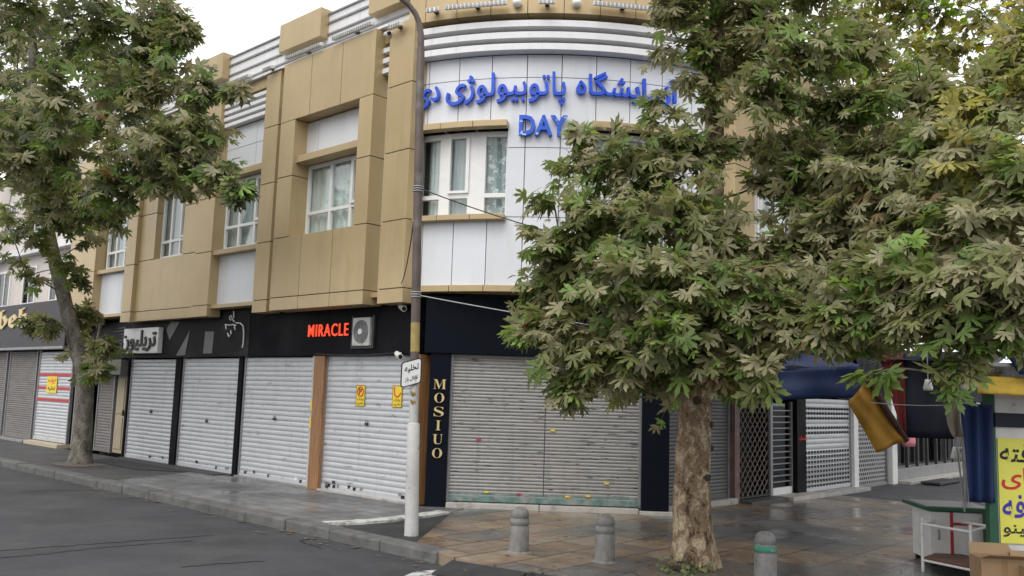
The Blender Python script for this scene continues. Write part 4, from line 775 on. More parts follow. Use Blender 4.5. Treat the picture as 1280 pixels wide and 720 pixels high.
def cable(p, q, sag, m, lab, r=.008, n=24):
    p, q = np.array(p), np.array(q); m_ = MB(); m_.tube([p+(q-p)*t-np.array([0, 0, sag*4*t*(1-t)]) for t in np.linspace(0, 1, n)], r, 6); return tag(m_.build('cable', m), lab, 'cable')
cable(pl(4.38), (2.6, 10.6, 3.35), .12, WIRE, 'black cable sagging from high on the lamp post into the tree')
cable(pl(2.98), (2.4, 10.2, 2.42), .03, WIREG, 'pale straight wire from the lamp post into the tree')
cable(pl(4.36), FL.pt(.1, .42, 3.42), .25, WIRE, 'black cable drooping from the lamp post back to the tan pillar')
cable(FL.pt(2.75, .075, 2.36), FL.pt(.5, .08, 2.36), .03, WIRE, 'black cable running along the fascia bottom above white shutter', .012)

# ------------------------------------------------------------------ bollards
bo = thing('bollard', 'grey stone bollard nearest the lamp post with grooved rings', 'bollard', (.17, 10.13, 0), 'bollards on the plaza edge')
prof = [(.0, 0), (.112, .0), (.112, .02), (.108, .20), (.107, .285), (.098, .29), (.098, .302), (.107, .307), (.106, .365), (.096, .37), (.096, .382), (.104, .387), (.10, .43), (.088, .462), (.06, .486), (.03, .496), (0, .498)]
m_ = MB(); m_.lathe(prof, (.17, 10.13, 0), 28); m_.build('post', CONC, bo)
m_ = MB(); m_.lathe([(.0, -.005), (.16, -.005), (.14, .012), (.11, .018), (0, .018)], (.17, 10.13, 0), 20); m_.build('footing', CONC, bo)
b2 = copy_thing(bo, (1.09, 9.73, 0), 'grey stone bollard between the lamp post bollard and the tree trunk')
b3 = copy_thing(bo, (2.56, 8.83, 0), 'grey bollard with green painted band right of the tree trunk')
m_ = MB(); m_.lathe([(.1085, .312), (.1095, .316), (.1085, .362), (.106, .364)], (2.56, 8.83, 0), 28); m_.build('green_band', mat('green_band_paint', (.02, .20, .12), .5, dirt=(.3, .3, .28), dscale=10, dthr=(.58, .66)), b3)

# ------------------------------------------------------------------ patched awning over the side street
aw = thing('market_awning', 'patched market awning of blue, ochre, red and navy cloth hanging over side street shops', 'awning', px(1090, 500, 11.2))
def cloth(name, quad, m, par, nu=14, nv=10, wav=.03, seed=0, th=.006):
    a, b, c, d = [np.array(q, float) for q in quad]; rr = random.Random(seed); ph = [rr.uniform(0, 6) for _ in range(4)]
    nrm = np.cross(b-a, d-a); nrm = nrm/(np.linalg.norm(nrm)+1e-9)
    def fn(u, v):
        p = (a*(1-u)+b*u)*(1-v)+(d*(1-u)+c*u)*v; k = wav*(math.sin(7*u+ph[0]+2*v)+.6*math.sin(13*u+ph[1]-3*v)+.4*math.sin(9*v+ph[2])); p = p+nrm*k; p[2] -= .04*math.sin(math.pi*u)*0; return p
    m_ = MB(); m_.grid(fn, nu, nv); return m_.build(name, m, par, solid=th, recalc=False)
bl0, bl1 = px(968, 500, 12.2), px(1076, 497, 11.6)
cloth('blue_valance', [bl0+[0, 0, .42], bl1+[0, 0, .42], bl1, bl0], TARPB, aw, 24, 8, .03, 1)
cloth('blue_roof', [bl0+[0, 0, .42], bl1+[0, 0, .42], np.array(FR.pt(5.6, .1, 2.75)), np.array(FR.pt(2.2, .1, 2.75))], TARPB, aw, 16, 12, .03, 2)
e0, e1 = px(1082, 478, 11.1), px(1133, 550, 11.3)
cloth('ochre_flap', [px(1060, 503, 11.2), e0, e1, px(1096, 566, 11.2)], TARPY, aw, 12, 14, .022, 3)
m_ = MB(); m_.tube([e0+[0, 0, .1], (e0+e1)/2+[0.01, 0, .0], e1+[0, 0, -.01]], [.05, .045, .04], 8); m_.build('brown_edge', TARPW, aw)
cloth('red_panel', [px(1098, 440, 11.5), px(1133, 440, 11.5), px(1131, 548, 11.5), px(1126, 538, 11.5)], TARPR, aw, 8, 10, .02, 4)
cloth('navy_curtain', [px(1130, 440, 11.55), px(1202, 440, 11.2), px(1194, 549, 11.2), px(1129, 547, 11.55)], TARPN, aw, 16, 10, .03, 5)
cloth('navy_roof', [px(1076, 452, 11.6), px(1240, 452, 10.8), px(1240, 452, 10.8)+[2.2, 3.2, .35], px(1076, 452, 11.6)+[2.0, 3.4, .35]], TARPN, aw, 16, 10, .03, 6)
for q in (px(1203, 470, 11.1),): m_ = MB(); m_.tube([(q[0], q[1], 0), (q[0], q[1], 2.35)], .03, 10); m_.build('awning_post', STEEL, aw)
cable(px(1088, 503, 11.0), px(1198, 506, 9.6), .02, WIREG, 'pale cord stretched before the navy awning cloth', .006)

# ------------------------------------------------------------------ tea kiosk
FK = Frame((4.90, 8.95, 0), (.995, -.0998, 0), (-.0998, -.995, 0))
k_ = thing('tea_kiosk', 'white street kiosk with green posts and yellow awning at the right edge', 'kiosk', (4.9, 8.95, 0))
m_ = MB(); kd = np.array([.84, 1.14]); q0, q1 = np.array(FK.pt(.02, 0, 0))[:2], np.array(FK.pt(2.6, 0, 0))[:2]; m_.prism([q0, q1, q1+kd, q0+kd], .05, 1.98); m_.build('cabin', WHITEM, k_, bevel=.01)
m_ = MB(); m_.box(FK, -.07, .015, -.08, .02, 0, 1.98); m_.build('post', GREENP, k_, bevel=.006)
m_ = MB(); q0, q1 = np.array(FK.pt(-.28, .55, 0))[:2], np.array(FK.pt(2.7, .55, 0))[:2]; m_.prism([q0, q1, q1+kd*1.5, q0+kd*1.5], 2.16, 2.2); m_.build('roof', STEEL, k_, bevel=.006)
v0, v1 = np.array(FK.pt(-.36, .52, 1.90)), np.array(FK.pt(2.7, .52, 1.82))
cloth('yellow_awning', [v0+[0, 0, .17], v1+[0, 0, .20], v1, v0], AWNY, k_, 40, 8, .018, 7)
cloth('blue_awning', [np.array(FK.pt(-.1, .58, 2.28)), np.array(FK.pt(2.7, .58, 2.27)), np.array(FK.pt(2.7, .6, 2.06)), np.array(FK.pt(-.0, .6, 2.09))], TARPB, k_, 24, 6, .02, 8)
m_ = MB(); m_.box(FK, .0, .30, .01, .05, 1.58, 1.72); m_.build('navy_strap', TARPN, k_, bevel=.01)
bn = thing('menu_banner', 'lime yellow banner with Persian drink names on the kiosk front', 'banner', FK.pt(.5, .01, .5))
m_ = MB(); m_.box(FK, .03, .95, .012, .02, .44, 1.47); m_.build('sheet', SIGNY, bn)
for body, a0, a1, z0, z1, mm in (('کوفته', .045, .56, 1.18, 1.42, BLACK), ('چای', .055, .47, .95, 1.18, INKR), ('نسکافه', .055, .74, .69, .92, INKB), ('کاپوچینو', .055, .66, .49, .66, mat('dark_green_ink', (.03, .04, .03), .5))):
    put_text('writing', shape(body), FK, a0, a1, .021, z0, z1, mm, bn, .003, .016)
cu = MB(); cu.grid(lambda u, v: FK.pt(-.34+.32*u+.05*(1-v)*0+.05*v*(1-u), .07+.035*math.sin(u*16+v*2), 1.80-(1.80-.83)*v), 36, 14)
tag(cu.build('blue_curtain', mat('blue_cloth', (.010, .026, .10), .8, var=.2, vscale=3, stretch=(6, 6, .6)), solid=.006, recalc=False), 'dark blue cloth curtain hanging at the kiosk corner beside the green post', 'curtain')
cu = MB(); cu.grid(lambda u, v: np.array(px(1186+17*u-4*math.sin(3*v)+6*v*(1-u), 500+46*v, 9.3))+[0, .03*math.sin(8*u+3*v), 0], 8, 12)
tag(cu.build('beige_rag', BEIGEC, solid=.006, recalc=False), 'crumpled beige cloth strip hanging from the kiosk awning corner', 'cloth')
# counter cart
FCt = Frame((4.74, 10.02, 0), (.86, -.02, 0), (-.10, -.99, 0)); FCt.d = np.array([.99, -.10, 0]); FCt.n = np.array([-.10, -.99, 0])
ct = thing('counter_cart', 'white counter cabinet with dark green rimmed top beside the kiosk', 'counter', (4.8, 10.1, 0))
m_ = MB(); m_.box(FCt, .0, .62, -.55, 0, .06, .60); m_.build('cabinet', WHITEM, ct, bevel=.008)
m_ = MB(); m_.box(FCt, -.06, .70, -.7, .06, .615, .655); m_.build('top', GREENP, ct, bevel=.006); m_ = MB(); m_.box(FCt, -.03, .67, -.66, .03, .656, .66); m_.build('top_surface', mat('dark_counter', (.05, .045, .04), .4), ct)
m_ = MB(); m_.box(FCt, .22, .25, .0, .012, .06, .60); m_.box(FCt, .25, .6, .0, .011, .46, .49); m_.build('red_trim', REDP, ct)
m_ = MB(); m_.tube([FCt.pt(.09, .005, .40), FCt.pt(.09, .03, .39), FCt.pt(.09, .03, .31), FCt.pt(.09, .005, .30)], .01, 8); m_.build('handle', STEEL, ct)
for a in (.03, .54):
    for o in (-.05, -.52): m_ = MB(); m_.box(FCt, a, a+.05, o-.05, o, -.01, .06); m_.build('leg', DSTEEL, ct)
m_ = MB(); m_.box(FCt, .56, .615, .02, .06, .0, .61); m_.build('green_leg', GREENP, ct)
# white tube rack
rk_ = thing('tube_rack', 'white painted steel tube stand before the counter cabinet', 'rack', (4.8, 9.5, 0))
A_, B_, D_ = np.array([4.51, 9.71, 0]), np.array([4.77, 9.20, 0]), np.array([5.22, 9.69, 0]); C_ = A_+D_-B_
for q in (A_, B_, C_, D_): m_ = MB(); m_.tube([q, q+[0, 0, .57]], .017, 10); m_.build('leg', WHITEM, rk_)
m_ = MB(); L4 = [A_, B_, D_, C_]
for i in range(4): m_.tube([L4[i]+[0, 0, .5], L4[(i+1) % 4]+[0, 0, .5]], .015, 8)
m_.build('top_rail', WHITEM, rk_); m_ = MB()
for i in range(4): m_.tube([L4[i]+[0, 0, .12], L4[(i+1) % 4]+[0, 0, .12]], .013, 8)
m_.build('bottom_rail', WHITEM, rk_); m_ = MB(); m_.prism([tuple(q[:2]) for q in L4], .135, .15); m_.build('rust_tray', mat('rusty_tray', (.14, .07, .05), .8, var=.3), rk_)
# cardboard boxes
FB = Frame((4.50, 8.55, 0), (.995, -.0998, 0), (-.0998, -.995, 0))
for a0, a1, o0, o1, z1, lab in ((.0, .42, -.2, .06, .36, 'flattened brown cardboard box leaning left below the menu banner'), (.34, 1.25, -.1, .34, .31, 'larger open brown cardboard carton in front of the menu banner')):
    t = thing('cardboard_box', lab, 'box', FB.pt((a0+a1)/2, (o0+o1)/2, 0)); m_ = MB(); m_.box(FB, a0, a1, o1-.008, o1, .0, z1); m_.box(FB, a0, a1, o0, o0+.008, 0, z1); m_.box(FB, a0, a0+.008, o0+.008, o1-.008, 0, z1); m_.box(FB, a1-.008, a1, o0+.008, o1-.008, 0, z1); m_.box(FB, a0+.01, a1-.01, o0+.01, o1-.01, .0, .01); m_.build('carton', CARDB, t)
    m_ = MB(); m_.hexa([FB.pt(a0, o1, z1), FB.pt(a1, o1, z1), FB.pt(a1-.03, o1+.13, z1+.05), FB.pt(a0+.03, o1+.13, z1+.05), FB.pt(a0, o1, z1+.006), FB.pt(a1, o1, z1+.006), FB.pt(a1-.03, o1+.13, z1+.056), FB.pt(a0+.03, o1+.13, z1+.056)]); m_.build('flap', CARDB, t); m_ = MB(); m_.hexa([FB.pt(a0, o0, z1), FB.pt(a1, o0, z1), FB.pt(a1-.03, o0-.1, z1+.09), FB.pt(a0+.03, o0-.1, z1+.09), FB.pt(a0, o0, z1+.006), FB.pt(a1, o0, z1+.006), FB.pt(a1-.03, o0-.1, z1+.096), FB.pt(a0+.03, o0-.1, z1+.096)]); m_.build('flap', CARDB, t)
    m_ = MB(); m_.box(FB, (a0+a1)/2-.03, (a0+a1)/2+.03, o1, o1+.001, 0, z1); m_.build('tape', mat('brown_tape', (.30, .20, .10), .3), t)
# bulbs
for x, y, Y, top, lab in ((1160, 482, 10.2, 448, 'white energy saving bulb hanging in front of the navy cloth'), (1195, 567, 9.6, 545, 'white bulb on a cord hanging beside the kiosk curtain')):
    q = px(x, y, Y); t = thing('hanging_bulb', lab, 'bulb', q)
    m_ = MB(); m_.lathe([(0, -.06), (.05, -.055), (.055, -.03), (.038, .03), (.03, .07), (.0, .075)], q, 16); m_.build('bulb', PLAST, t); m_ = MB(); m_.tube([q+[0, 0, .07], px(x-1, top, Y)+[0, 0, .1]], .006, 6); m_.build('cord', WIREG, t)
cable(px(1190, 520, 9.5), px(1206, 640, 9.2), -.06, WIREG, 'pale cord running down beside the kiosk curtain', .008)

# ------------------------------------------------------------------ plane trees
def leaf_mat():
    m = bpy.data.materials.new('plane_leaf'); m.use_nodes = True; n = m.node_tree.nodes; L = m.node_tree.links; b = n['Principled BSDF']; o = n['Material Output']
    a = n.new('ShaderNodeVertexColor'); a.layer_name = 'tint'
    ge = n.new('ShaderNodeNewGeometry'); mx = n.new('ShaderNodeMix'); mx.data_type = 'RGBA'; mm = n.new('ShaderNodeMath'); mm.operation = 'MULTIPLY'; mm.inputs[1].default_value = .35
    L.new(ge.outputs['Backfacing'], mm.inputs[0]); L.new(mm.outputs[0], mx.inputs[0]); L.new(a.outputs[0], mx.inputs[6]); mx.inputs[7].default_value = (.26, .25, .17, 1)
    tc = n.new('ShaderNodeTexCoord'); nz = n.new('ShaderNodeTexNoise'); nz.inputs['Scale'].default_value = 22; nz.inputs['Detail'].default_value = 5; L.new(tc.outputs['Object'], nz.inputs[0])
    mr = n.new('ShaderNodeMapRange'); mr.inputs[1].default_value = .3; mr.inputs[2].default_value = .7; mr.inputs[3].default_value = .72; mr.inputs[4].default_value = 1.25; L.new(nz.outputs[0], mr.inputs[0])
    mu = n.new('ShaderNodeMix'); mu.data_type = 'RGBA'; mu.blend_type = 'MULTIPLY'; mu.inputs[0].default_value = 1; L.new(mx.outputs[2], mu.inputs[6]); L.new(mr.outputs[0], mu.inputs[7])
    L.new(mu.outputs[2], b.inputs['Base Color']); b.inputs['Roughness'].default_value = .52; b.inputs['Specular IOR Level'].default_value = .4
    tr = n.new('ShaderNodeBsdfTranslucent'); hs_ = n.new('ShaderNodeHueSaturation'); hs_.inputs['Saturation'].default_value = 1.35; hs_.inputs['Value'].default_value = 1.5; L.new(mu.outputs[2], hs_.inputs['Color']); L.new(hs_.outputs[0], tr.inputs[0])
    ms_ = n.new('ShaderNodeMixShader'); ms_.inputs[0].default_value = .42; L.new(b.outputs[0], ms_.inputs[1]); L.new(tr.outputs[0], ms_.inputs[2]); L.new(ms_.outputs[0], o.inputs[0]); return m
LEAF = leaf_mat()
def bark_mat(name, base, patch, dark, scale):
    m = bpy.data.materials.new(name); m.use_nodes = True; n = m.node_tree.nodes; L = m.node_tree.links; b = n['Principled BSDF']; tc = n.new('ShaderNodeTexCoord')
    mp = n.new('ShaderNodeMapping'); mp.inputs['Scale'].default_value = (1, 1, .6); L.new(tc.outputs['Object'], mp.inputs[0])
    nz = n.new('ShaderNodeTexNoise'); nz.inputs['Scale'].default_value = scale; nz.inputs['Detail'].default_value = 5; nz.inputs['Roughness'].default_value = .65; nz.inputs['Distortion'].default_value = .4; L.new(mp.outputs[0], nz.inputs[0])
    cr = n.new('ShaderNodeValToRGB'); cr.color_ramp.interpolation = 'LINEAR'; E_ = cr.color_ramp.elements; E_[0].position = .33; E_[0].color = (*dark, 1); E_[1].position = .60; E_[1].color = (*patch, 1)
    for p, c in ((.395, dark), (.42, base), (.50, base), (.54, tuple(.5*(x+y) for x, y in zip(base, patch)))): e = E_.new(p); e.color = (*c, 1)
    L.new(nz.outputs[0], cr.inputs[0])
    n2 = n.new('ShaderNodeTexNoise'); n2.inputs['Scale'].default_value = scale*5; n2.inputs['Detail'].default_value = 8; L.new(tc.outputs['Object'], n2.inputs[0]); m2 = n.new('ShaderNodeMapRange'); m2.inputs[1].default_value = .3; m2.inputs[2].default_value = .7; m2.inputs[3].default_value = .6; m2.inputs[4].default_value = 1.25; L.new(n2.outputs[0], m2.inputs[0])
    mu = n.new('ShaderNodeMix'); mu.data_type = 'RGBA'; mu.blend_type = 'MULTIPLY'; mu.inputs[0].default_value = 1; L.new(cr.outputs[0], mu.inputs[6]); L.new(m2.outputs[0], mu.inputs[7]); L.new(mu.outputs[2], b.inputs['Base Color'])
    ad = n.new('ShaderNodeMath'); ad.operation = 'MULTIPLY_ADD'; ad.inputs[1].default_value = .35; L.new(n2.outputs[0], ad.inputs[0]); L.new(nz.outputs[0], ad.inputs[2])
    bp = n.new('ShaderNodeBump'); bp.inputs['Strength'].default_value = .9; bp.inputs['Distance'].default_value = .03; L.new(ad.outputs[0], bp.inputs['Height']); L.new(bp.outputs[0], b.inputs['Normal']); b.inputs['Roughness'].default_value = .85; return m
BARK = bark_mat('plane_bark', (.22, .15, .09), (.46, .37, .25), (.065, .04, .024), 9)
BARKG = bark_mat('grey_plane_bark', (.13, .115, .095), (.21, .19, .155), (.06, .05, .04), 7)
TWIG = mat('twig_bark', (.085, .07, .055), .85, var=.3, vscale=9)

def leaf_template():
    pts = []   # plane-tree leaf: five pointed lobes with a shoulder tooth on each side
    half = [(0, 1), (.07, .78), (.15, .74), (.10, .55), (.10, .34), (.30, .54), (.34, .66), (.62, .74), (.50, .52), (.54, .42), (.24, .20), (.44, .22), (.72, .06), (.50, .02), (.40, -.08), (.16, -.07), (.04, -.02)]
    pts = half+[(-x, y) for x, y in half[::-1] if x > 0]
    P3 = np.array([(x*1.05, y, -.16*(abs(x)**1.3)-.10*max(0, y)**2) for x, y in pts]); P3 = np.vstack([[0, .22, .02], P3])
    n = len(pts); F_ = [(0, 1+(k+1) % n, 1+k) for k in range(n)]
    return P3, np.array(F_)
LT, LF = leaf_template()
def small_template():
    P3 = np.array([(0, 0, 0), (.34, .12, -.05), (.24, .45, -.04), (.46, .62, -.1), (.10, .66, -.02), (0, 1.0, -.12), (-.10, .66, -.02), (-.46, .62, -.1), (-.24, .45, -.04), (-.34, .12, -.05)])
    P3 = np.vstack([[0, .4, .02], P3]); n = 10; return P3, np.array([(0, 1+(k+1) % n, 1+k) for k in range(n)])
ST, SF = small_template()
PAL = {'dusty': ((.24, .23, .13), (.34, .32, .19)), 'olive': ((.16, .18, .065), (.23, .245, .095)), 'green': ((.09, .15, .035), (.14, .21, .05)), 'bright': ((.19, .30, .07), (.30, .42, .12)), 'brown': ((.20, .14, .07), (.26, .18, .10)), 'yellow': ((.34, .31, .09), (.42, .39, .14)), 'dark': ((.05, .07, .03), (.08, .10, .04))}
def crown(name, par, clusters, trunk_pts, seed, size=.24, mix=None, template=None, dens=1.0, mtwig=TWIG, limb=.05, flat=.0):
    """leaves on twigs that grow from limbs reaching to each clump; clumps are world-space points with a radius in metres"""
    T_, TF = template or (LT, LF); g = np.random.default_rng(seed); pos = []; tip = []; nor = []; siz = []; col = []; tw = MB()
    tp = np.array(trunk_pts, float); axis = tp[:, :2].mean(0)
    names = list(PAL)
    nodes = []; ncost = []; nrad = []
    for i in range(len(tp)-1):
        for t in np.linspace(0, 1, 6)[:-1]: nodes.append(tp[i]*(1-t)+tp[i+1]*t); ncost.append(0); nrad.append(.2)
    if len(tp) > 4: nodes = nodes[12:]; ncost = ncost[12:]; nrad = nrad[12:]
    clusters = sorted(clusters, key=lambda q: np.min(np.linalg.norm(np.array(nodes)-q[0], axis=1)))
    for ci, (c, r, kind) in enumerate(clusters):
        c = np.array(c, float); w = dict(mix or {'dusty': .38, 'olive': .33, 'green': .20, 'bright': .07, 'brown': .02})
        if kind == 'b': w.update(bright=.26, green=.35, dusty=.25)
        if kind == 'g': w.update(green=.36, bright=.10, dusty=.3)
        if kind == 'd': w.update(dusty=.50, brown=.04, bright=.01)
        if kind == 'y': w = {'yellow': .35, 'bright': .2, 'olive': .3, 'dusty': .15}
        w = {k: v for k, v in w.items() if v}; ks = list(w); pr = np.array([w[k] for k in ks]); pr /= pr.sum()
        # limb from the trunk
        cand = np.array(nodes); dc = np.linalg.norm(c[:2]-axis)
        dh = np.linalg.norm(cand[:, :2]-c[:2], axis=1); dd = np.linalg.norm(cand-c, axis=1)+.8*np.maximum(0, cand[:, 2]-(c[2]-.25*dh))+.5*np.array(ncost); j0 = dd.argmin(); a = cand[j0]
        mid = (a+c)/2+np.array([0, 0, .12*np.linalg.norm(c-a)])+g.normal(0, .08, 3); L_ = np.linalg.norm(c-a); r0 = min(limb, .010+.008*L_, nrad[j0]*.8)
        path = [(1-t)**2*a+2*t*(1-t)*mid+t*t*c for t in np.linspace(0, 1, 8)]; pr_ = list(np.linspace(r0, .008, 8)); tw.tube(path, pr_, 6, caps=False)
        for q_, w_ in list(zip(path, pr_))[2:]: nodes.append(q_); ncost.append(.3); nrad.append(w_+.006)
        nt_ = max(4, int(dens*(11+34*r))) if not kind == 's' else max(3, int(6*dens))
        if kind == 't': nt_ = 2
        out = np.array([c[0]-axis[0], c[1]-axis[1], 0]); out /= (np.linalg.norm(out)+1e-6)
        for k in range(nt_):
            d = g.normal(0, 1, 3)*[1, 1, .75]+out*.55+[0, 0, .0]; d /= np.linalg.norm(d); st = path[5+int(g.integers(0, 3))] if g.random() < .5 else c+g.normal(0, .16*r, 3)
            ln = r*g.uniform(.6, 1.4); e = st+d*ln; e[2] -= .10*ln; m1 = (st+e)/2+[0, 0, .10*ln]
            q = [(1-t)**2*st+2*t*(1-t)*m1+t*t*e for t in np.linspace(0, 1, 5)]; tw.tube(q, [.008, .0065, .005, .004, .003], 4, caps=False)
            nl = int(g.integers(5, 10)); spray = g.random() < .5; sk = ks[g.choice(len(ks), p=pr)]
            for j in range(nl):
                t = .25+.78*j/(nl-1); t = min(t, 1); p = (1-t)**2*st+2*t*(1-t)*m1+t*t*e
                side = np.cross(d, [0, 0, 1]); side /= np.linalg.norm(side)+1e-6; sgn = 1 if j % 2 else -1
                ti = side*sgn*g.uniform(.4, 1.0)+d*g.uniform(.2, .9)+np.array([0, 0, -g.uniform(.0, .95)]); ti /= np.linalg.norm(ti)
                no = np.array([0, 0, .9])+out*g.uniform(-.3, 1.2)+g.normal(0, .5, 3); no -= ti*(no@ti); no /= np.linalg.norm(no)
                s_ = size*g.uniform(.45, 1.22)*(.8 if t > .9 else 1)
                pos.append(p+ti*.05+g.normal(0, .02, 3)); tip.append(ti); nor.append(no); siz.append(s_)
                kk = sk if spray else ks[g.choice(len(ks), p=pr)]; lo, hi = PAL[kk]; u = g.random(); col.append([lo[i]*(1-u)+hi[i]*u for i in range(3)]+[1])
    pos, tip, nor, siz, col = map(np.array, (pos, tip, nor, siz, col)); side = np.cross(tip, nor); N_, M__ = len(pos), len(T_)
    curl = g.uniform(.4, 2.6, (N_, 1, 1)); wid = g.uniform(.8, 1.08, (N_, 1, 1))
    V = pos[:, None]+siz[:, None, None]*(wid*T_[None, :, 0:1]*side[:, None]+T_[None, :, 1:2]*tip[:, None]+curl*T_[None, :, 2:3]*nor[:, None])
    Fc = (TF[None]+(np.arange(N_)*M__)[:, None, None]).reshape(-1, 3); pl_ = parent_world(par)
    me = bpy.data.meshes.new(name); me.vertices.add(N_*M__); me.vertices.foreach_set('co', (V.reshape(-1, 3)-pl_).astype(np.float32).ravel())
    me.loops.add(Fc.size); me.loops.foreach_set('vertex_index', Fc.astype(np.int32).ravel()); me.polygons.add(len(Fc)); me.polygons.foreach_set('loop_start', np.arange(0, Fc.size, 3, dtype=np.int32)); me.update(calc_edges=True)
    ca = me.color_attributes.new('tint', 'FLOAT_COLOR', 'POINT'); ca.data.foreach_set('color', np.repeat(col, M__, 0).astype(np.float32).ravel())
    me.materials.append(LEAF); o = bpy.data.objects.new(name, me); COL.objects.link(o); o.parent = par
    tw.build('branches', mtwig, par, recalc=False)
    return N_
def trunk(par, pts, rads, m, seed, seg=28, bump=.05, nm='trunk'):
    g = random.Random(seed); n = 40; m_ = MB(); P_ = np.array(pts, float); k = len(P_); out = []; rr = []
    for i in range(n+1):
        t = i/n*(k-1); j = min(int(t), k-2); q = t-j; p0, p1, p2, p3 = P_[max(j-1, 0)], P_[j], P_[j+1], P_[min(j+2, k-1)]
        out.append(.5*((2*p1)+(-p0+p2)*q+(2*p0-5*p1+4*p2-p3)*q*q+(-p0+3*p1-3*p2+p3)*q**3)); rr.append(rads[j]*(1-q)+rads[j+1]*q)
    m_.tube(out, rr, seg); ph = [g.uniform(0, 6) for _ in range(8)]
    for i in range(n+1):
        c = out[i]
        for s_ in range(seg):
            a = 2*math.pi*s_/seg; z = c[2]; w_ = 1+bump*(math.sin(3*a+ph[0]+1.3*z)+.7*math.sin(5*a+ph[1]-2.1*z)+.6*math.sin(2*a+ph[2]+4*z)+.4*math.sin(9*a+ph[3]+7*z))
            if z < .35: w_ *= 1+(.35-z)*.5*(1+.5*math.sin(5*a+ph[4]))
            v = np.array(m_.v[i*seg+s_]); m_.v[i*seg+s_] = tuple(c+(v-c)*w_)
    return m_.build(nm, m, par)
def CL(lst): return [(px(x, y, Y), r*Y/FPX, k) for x, y, Y, r, k in lst]

# the big plane tree at the corner
t1 = thing('plane_tree', 'large plane tree with mottled brown trunk standing by the bollards', 'tree', (2.0, 9.5, 0))
tr1 = [(2.0, 9.5, -.05), (1.99, 9.5, .25), (1.99, 9.52, .9), (2.03, 9.52, 1.9), (2.12, 9.5, 3.0), (2.18, 9.48, 4.2), (2.2, 9.45, 5.6), (2.25, 9.45, 7.4), (2.3, 9.5, 9.0)]
trunk(t1, tr1, [.25, .215, .185, .175, .15, .12, .085, .05, .02], BARK, 3)
for a, z, r in ((-.9, .95, .05), (-.5, 1.5, .045), (-.2, 1.25, .035), (-1.6, 1.75, .04)):
    kn = MB(); kn.tube([(2.0+.175*math.cos(a), 9.52+.175*math.sin(a), z), (2.0+.205*math.cos(a), 9.52+.205*math.sin(a), z)], [r*1.3, r*.6], 10); kn.build('knot', mat('dark_knot', (.05, .035, .025), .9), t1)
main = [(700,300,8.6,42,''),(752,262,8.4,46,'g'),(700,352,9.0,45,''),(722,418,8.2,50,'d'),(668,408,8.4,22,'b'),(718,484,8.2,18,'g'),(770,440,8.0,50,'d'),(780,352,7.8,60,'g'),(800,292,8.2,55,'g'),(765,205,8.8,38,'g'),(712,205,9.2,22,'s'),(728,168,9.2,9,'s'),(826,125,9.0,24,'s'),(808,235,9.0,40,'b'),(845,58,9.2,36,'s'),(852,185,8.8,50,'d'),(862,252,8.3,50,'d'),(850,330,7.8,60,'g'),(840,408,7.6,58,'b'),(882,446,7.8,46,'d'),(930,415,7.8,40,'d'),(900,368,7.6,60,'d'),(900,300,8.5,50,'d'),(850,5,9.5,36,''),
 (965,118,8.5,52,''),(1005,60,8.5,58,''),(1040,140,8.5,46,''),(960,45,9.0,46,''),(1010,-20,9.0,50,''),(950,335,8.5,52,'d'),(962,400,7.5,42,'d'),(955,462,7.3,18,'s'),(1010,392,7.5,42,'d'),(1030,335,8.0,48,'d'),(900,-30,9.5,55,''),(690,245,8.8,20,'s'),(800,440,9.4,45,''),(870,440,10.4,60,''),(920,380,10.4,60,''),(960,180,9.6,40,'d'),(790,390,9.4,50,'d'),(1010,205,8.6,34,'d'),(895,60,9.6,24,'s'),
 (1000,300,8.4,44,'d'),(880,95,9.3,30,'s'),(1065,60,9.2,40,''),(840,15,9.3,24,'s'),(740,320,9.4,50,''),(690,380,9.3,34,''),(830,460,8.4,34,'d'),(900,420,9.8,60,'d'),(885,185,9.0,28,'d'),(985,240,8.8,24,''),(955,225,9.0,14,'s'),(1005,265,8.6,20,''),(935,20,9.2,34,''),(915,75,9.4,16,'s'),(886,60,9.1,22,''),(884,285,8.9,28,'d'),(893,120,9.1,18,'s'),
 (860,-120,9.0,110,''),(980,-130,9.5,120,''),(760,-160,9.5,90,'')]
nl = crown('crown', t1, CL(main), tr1, 11, .172, dens=1.12)

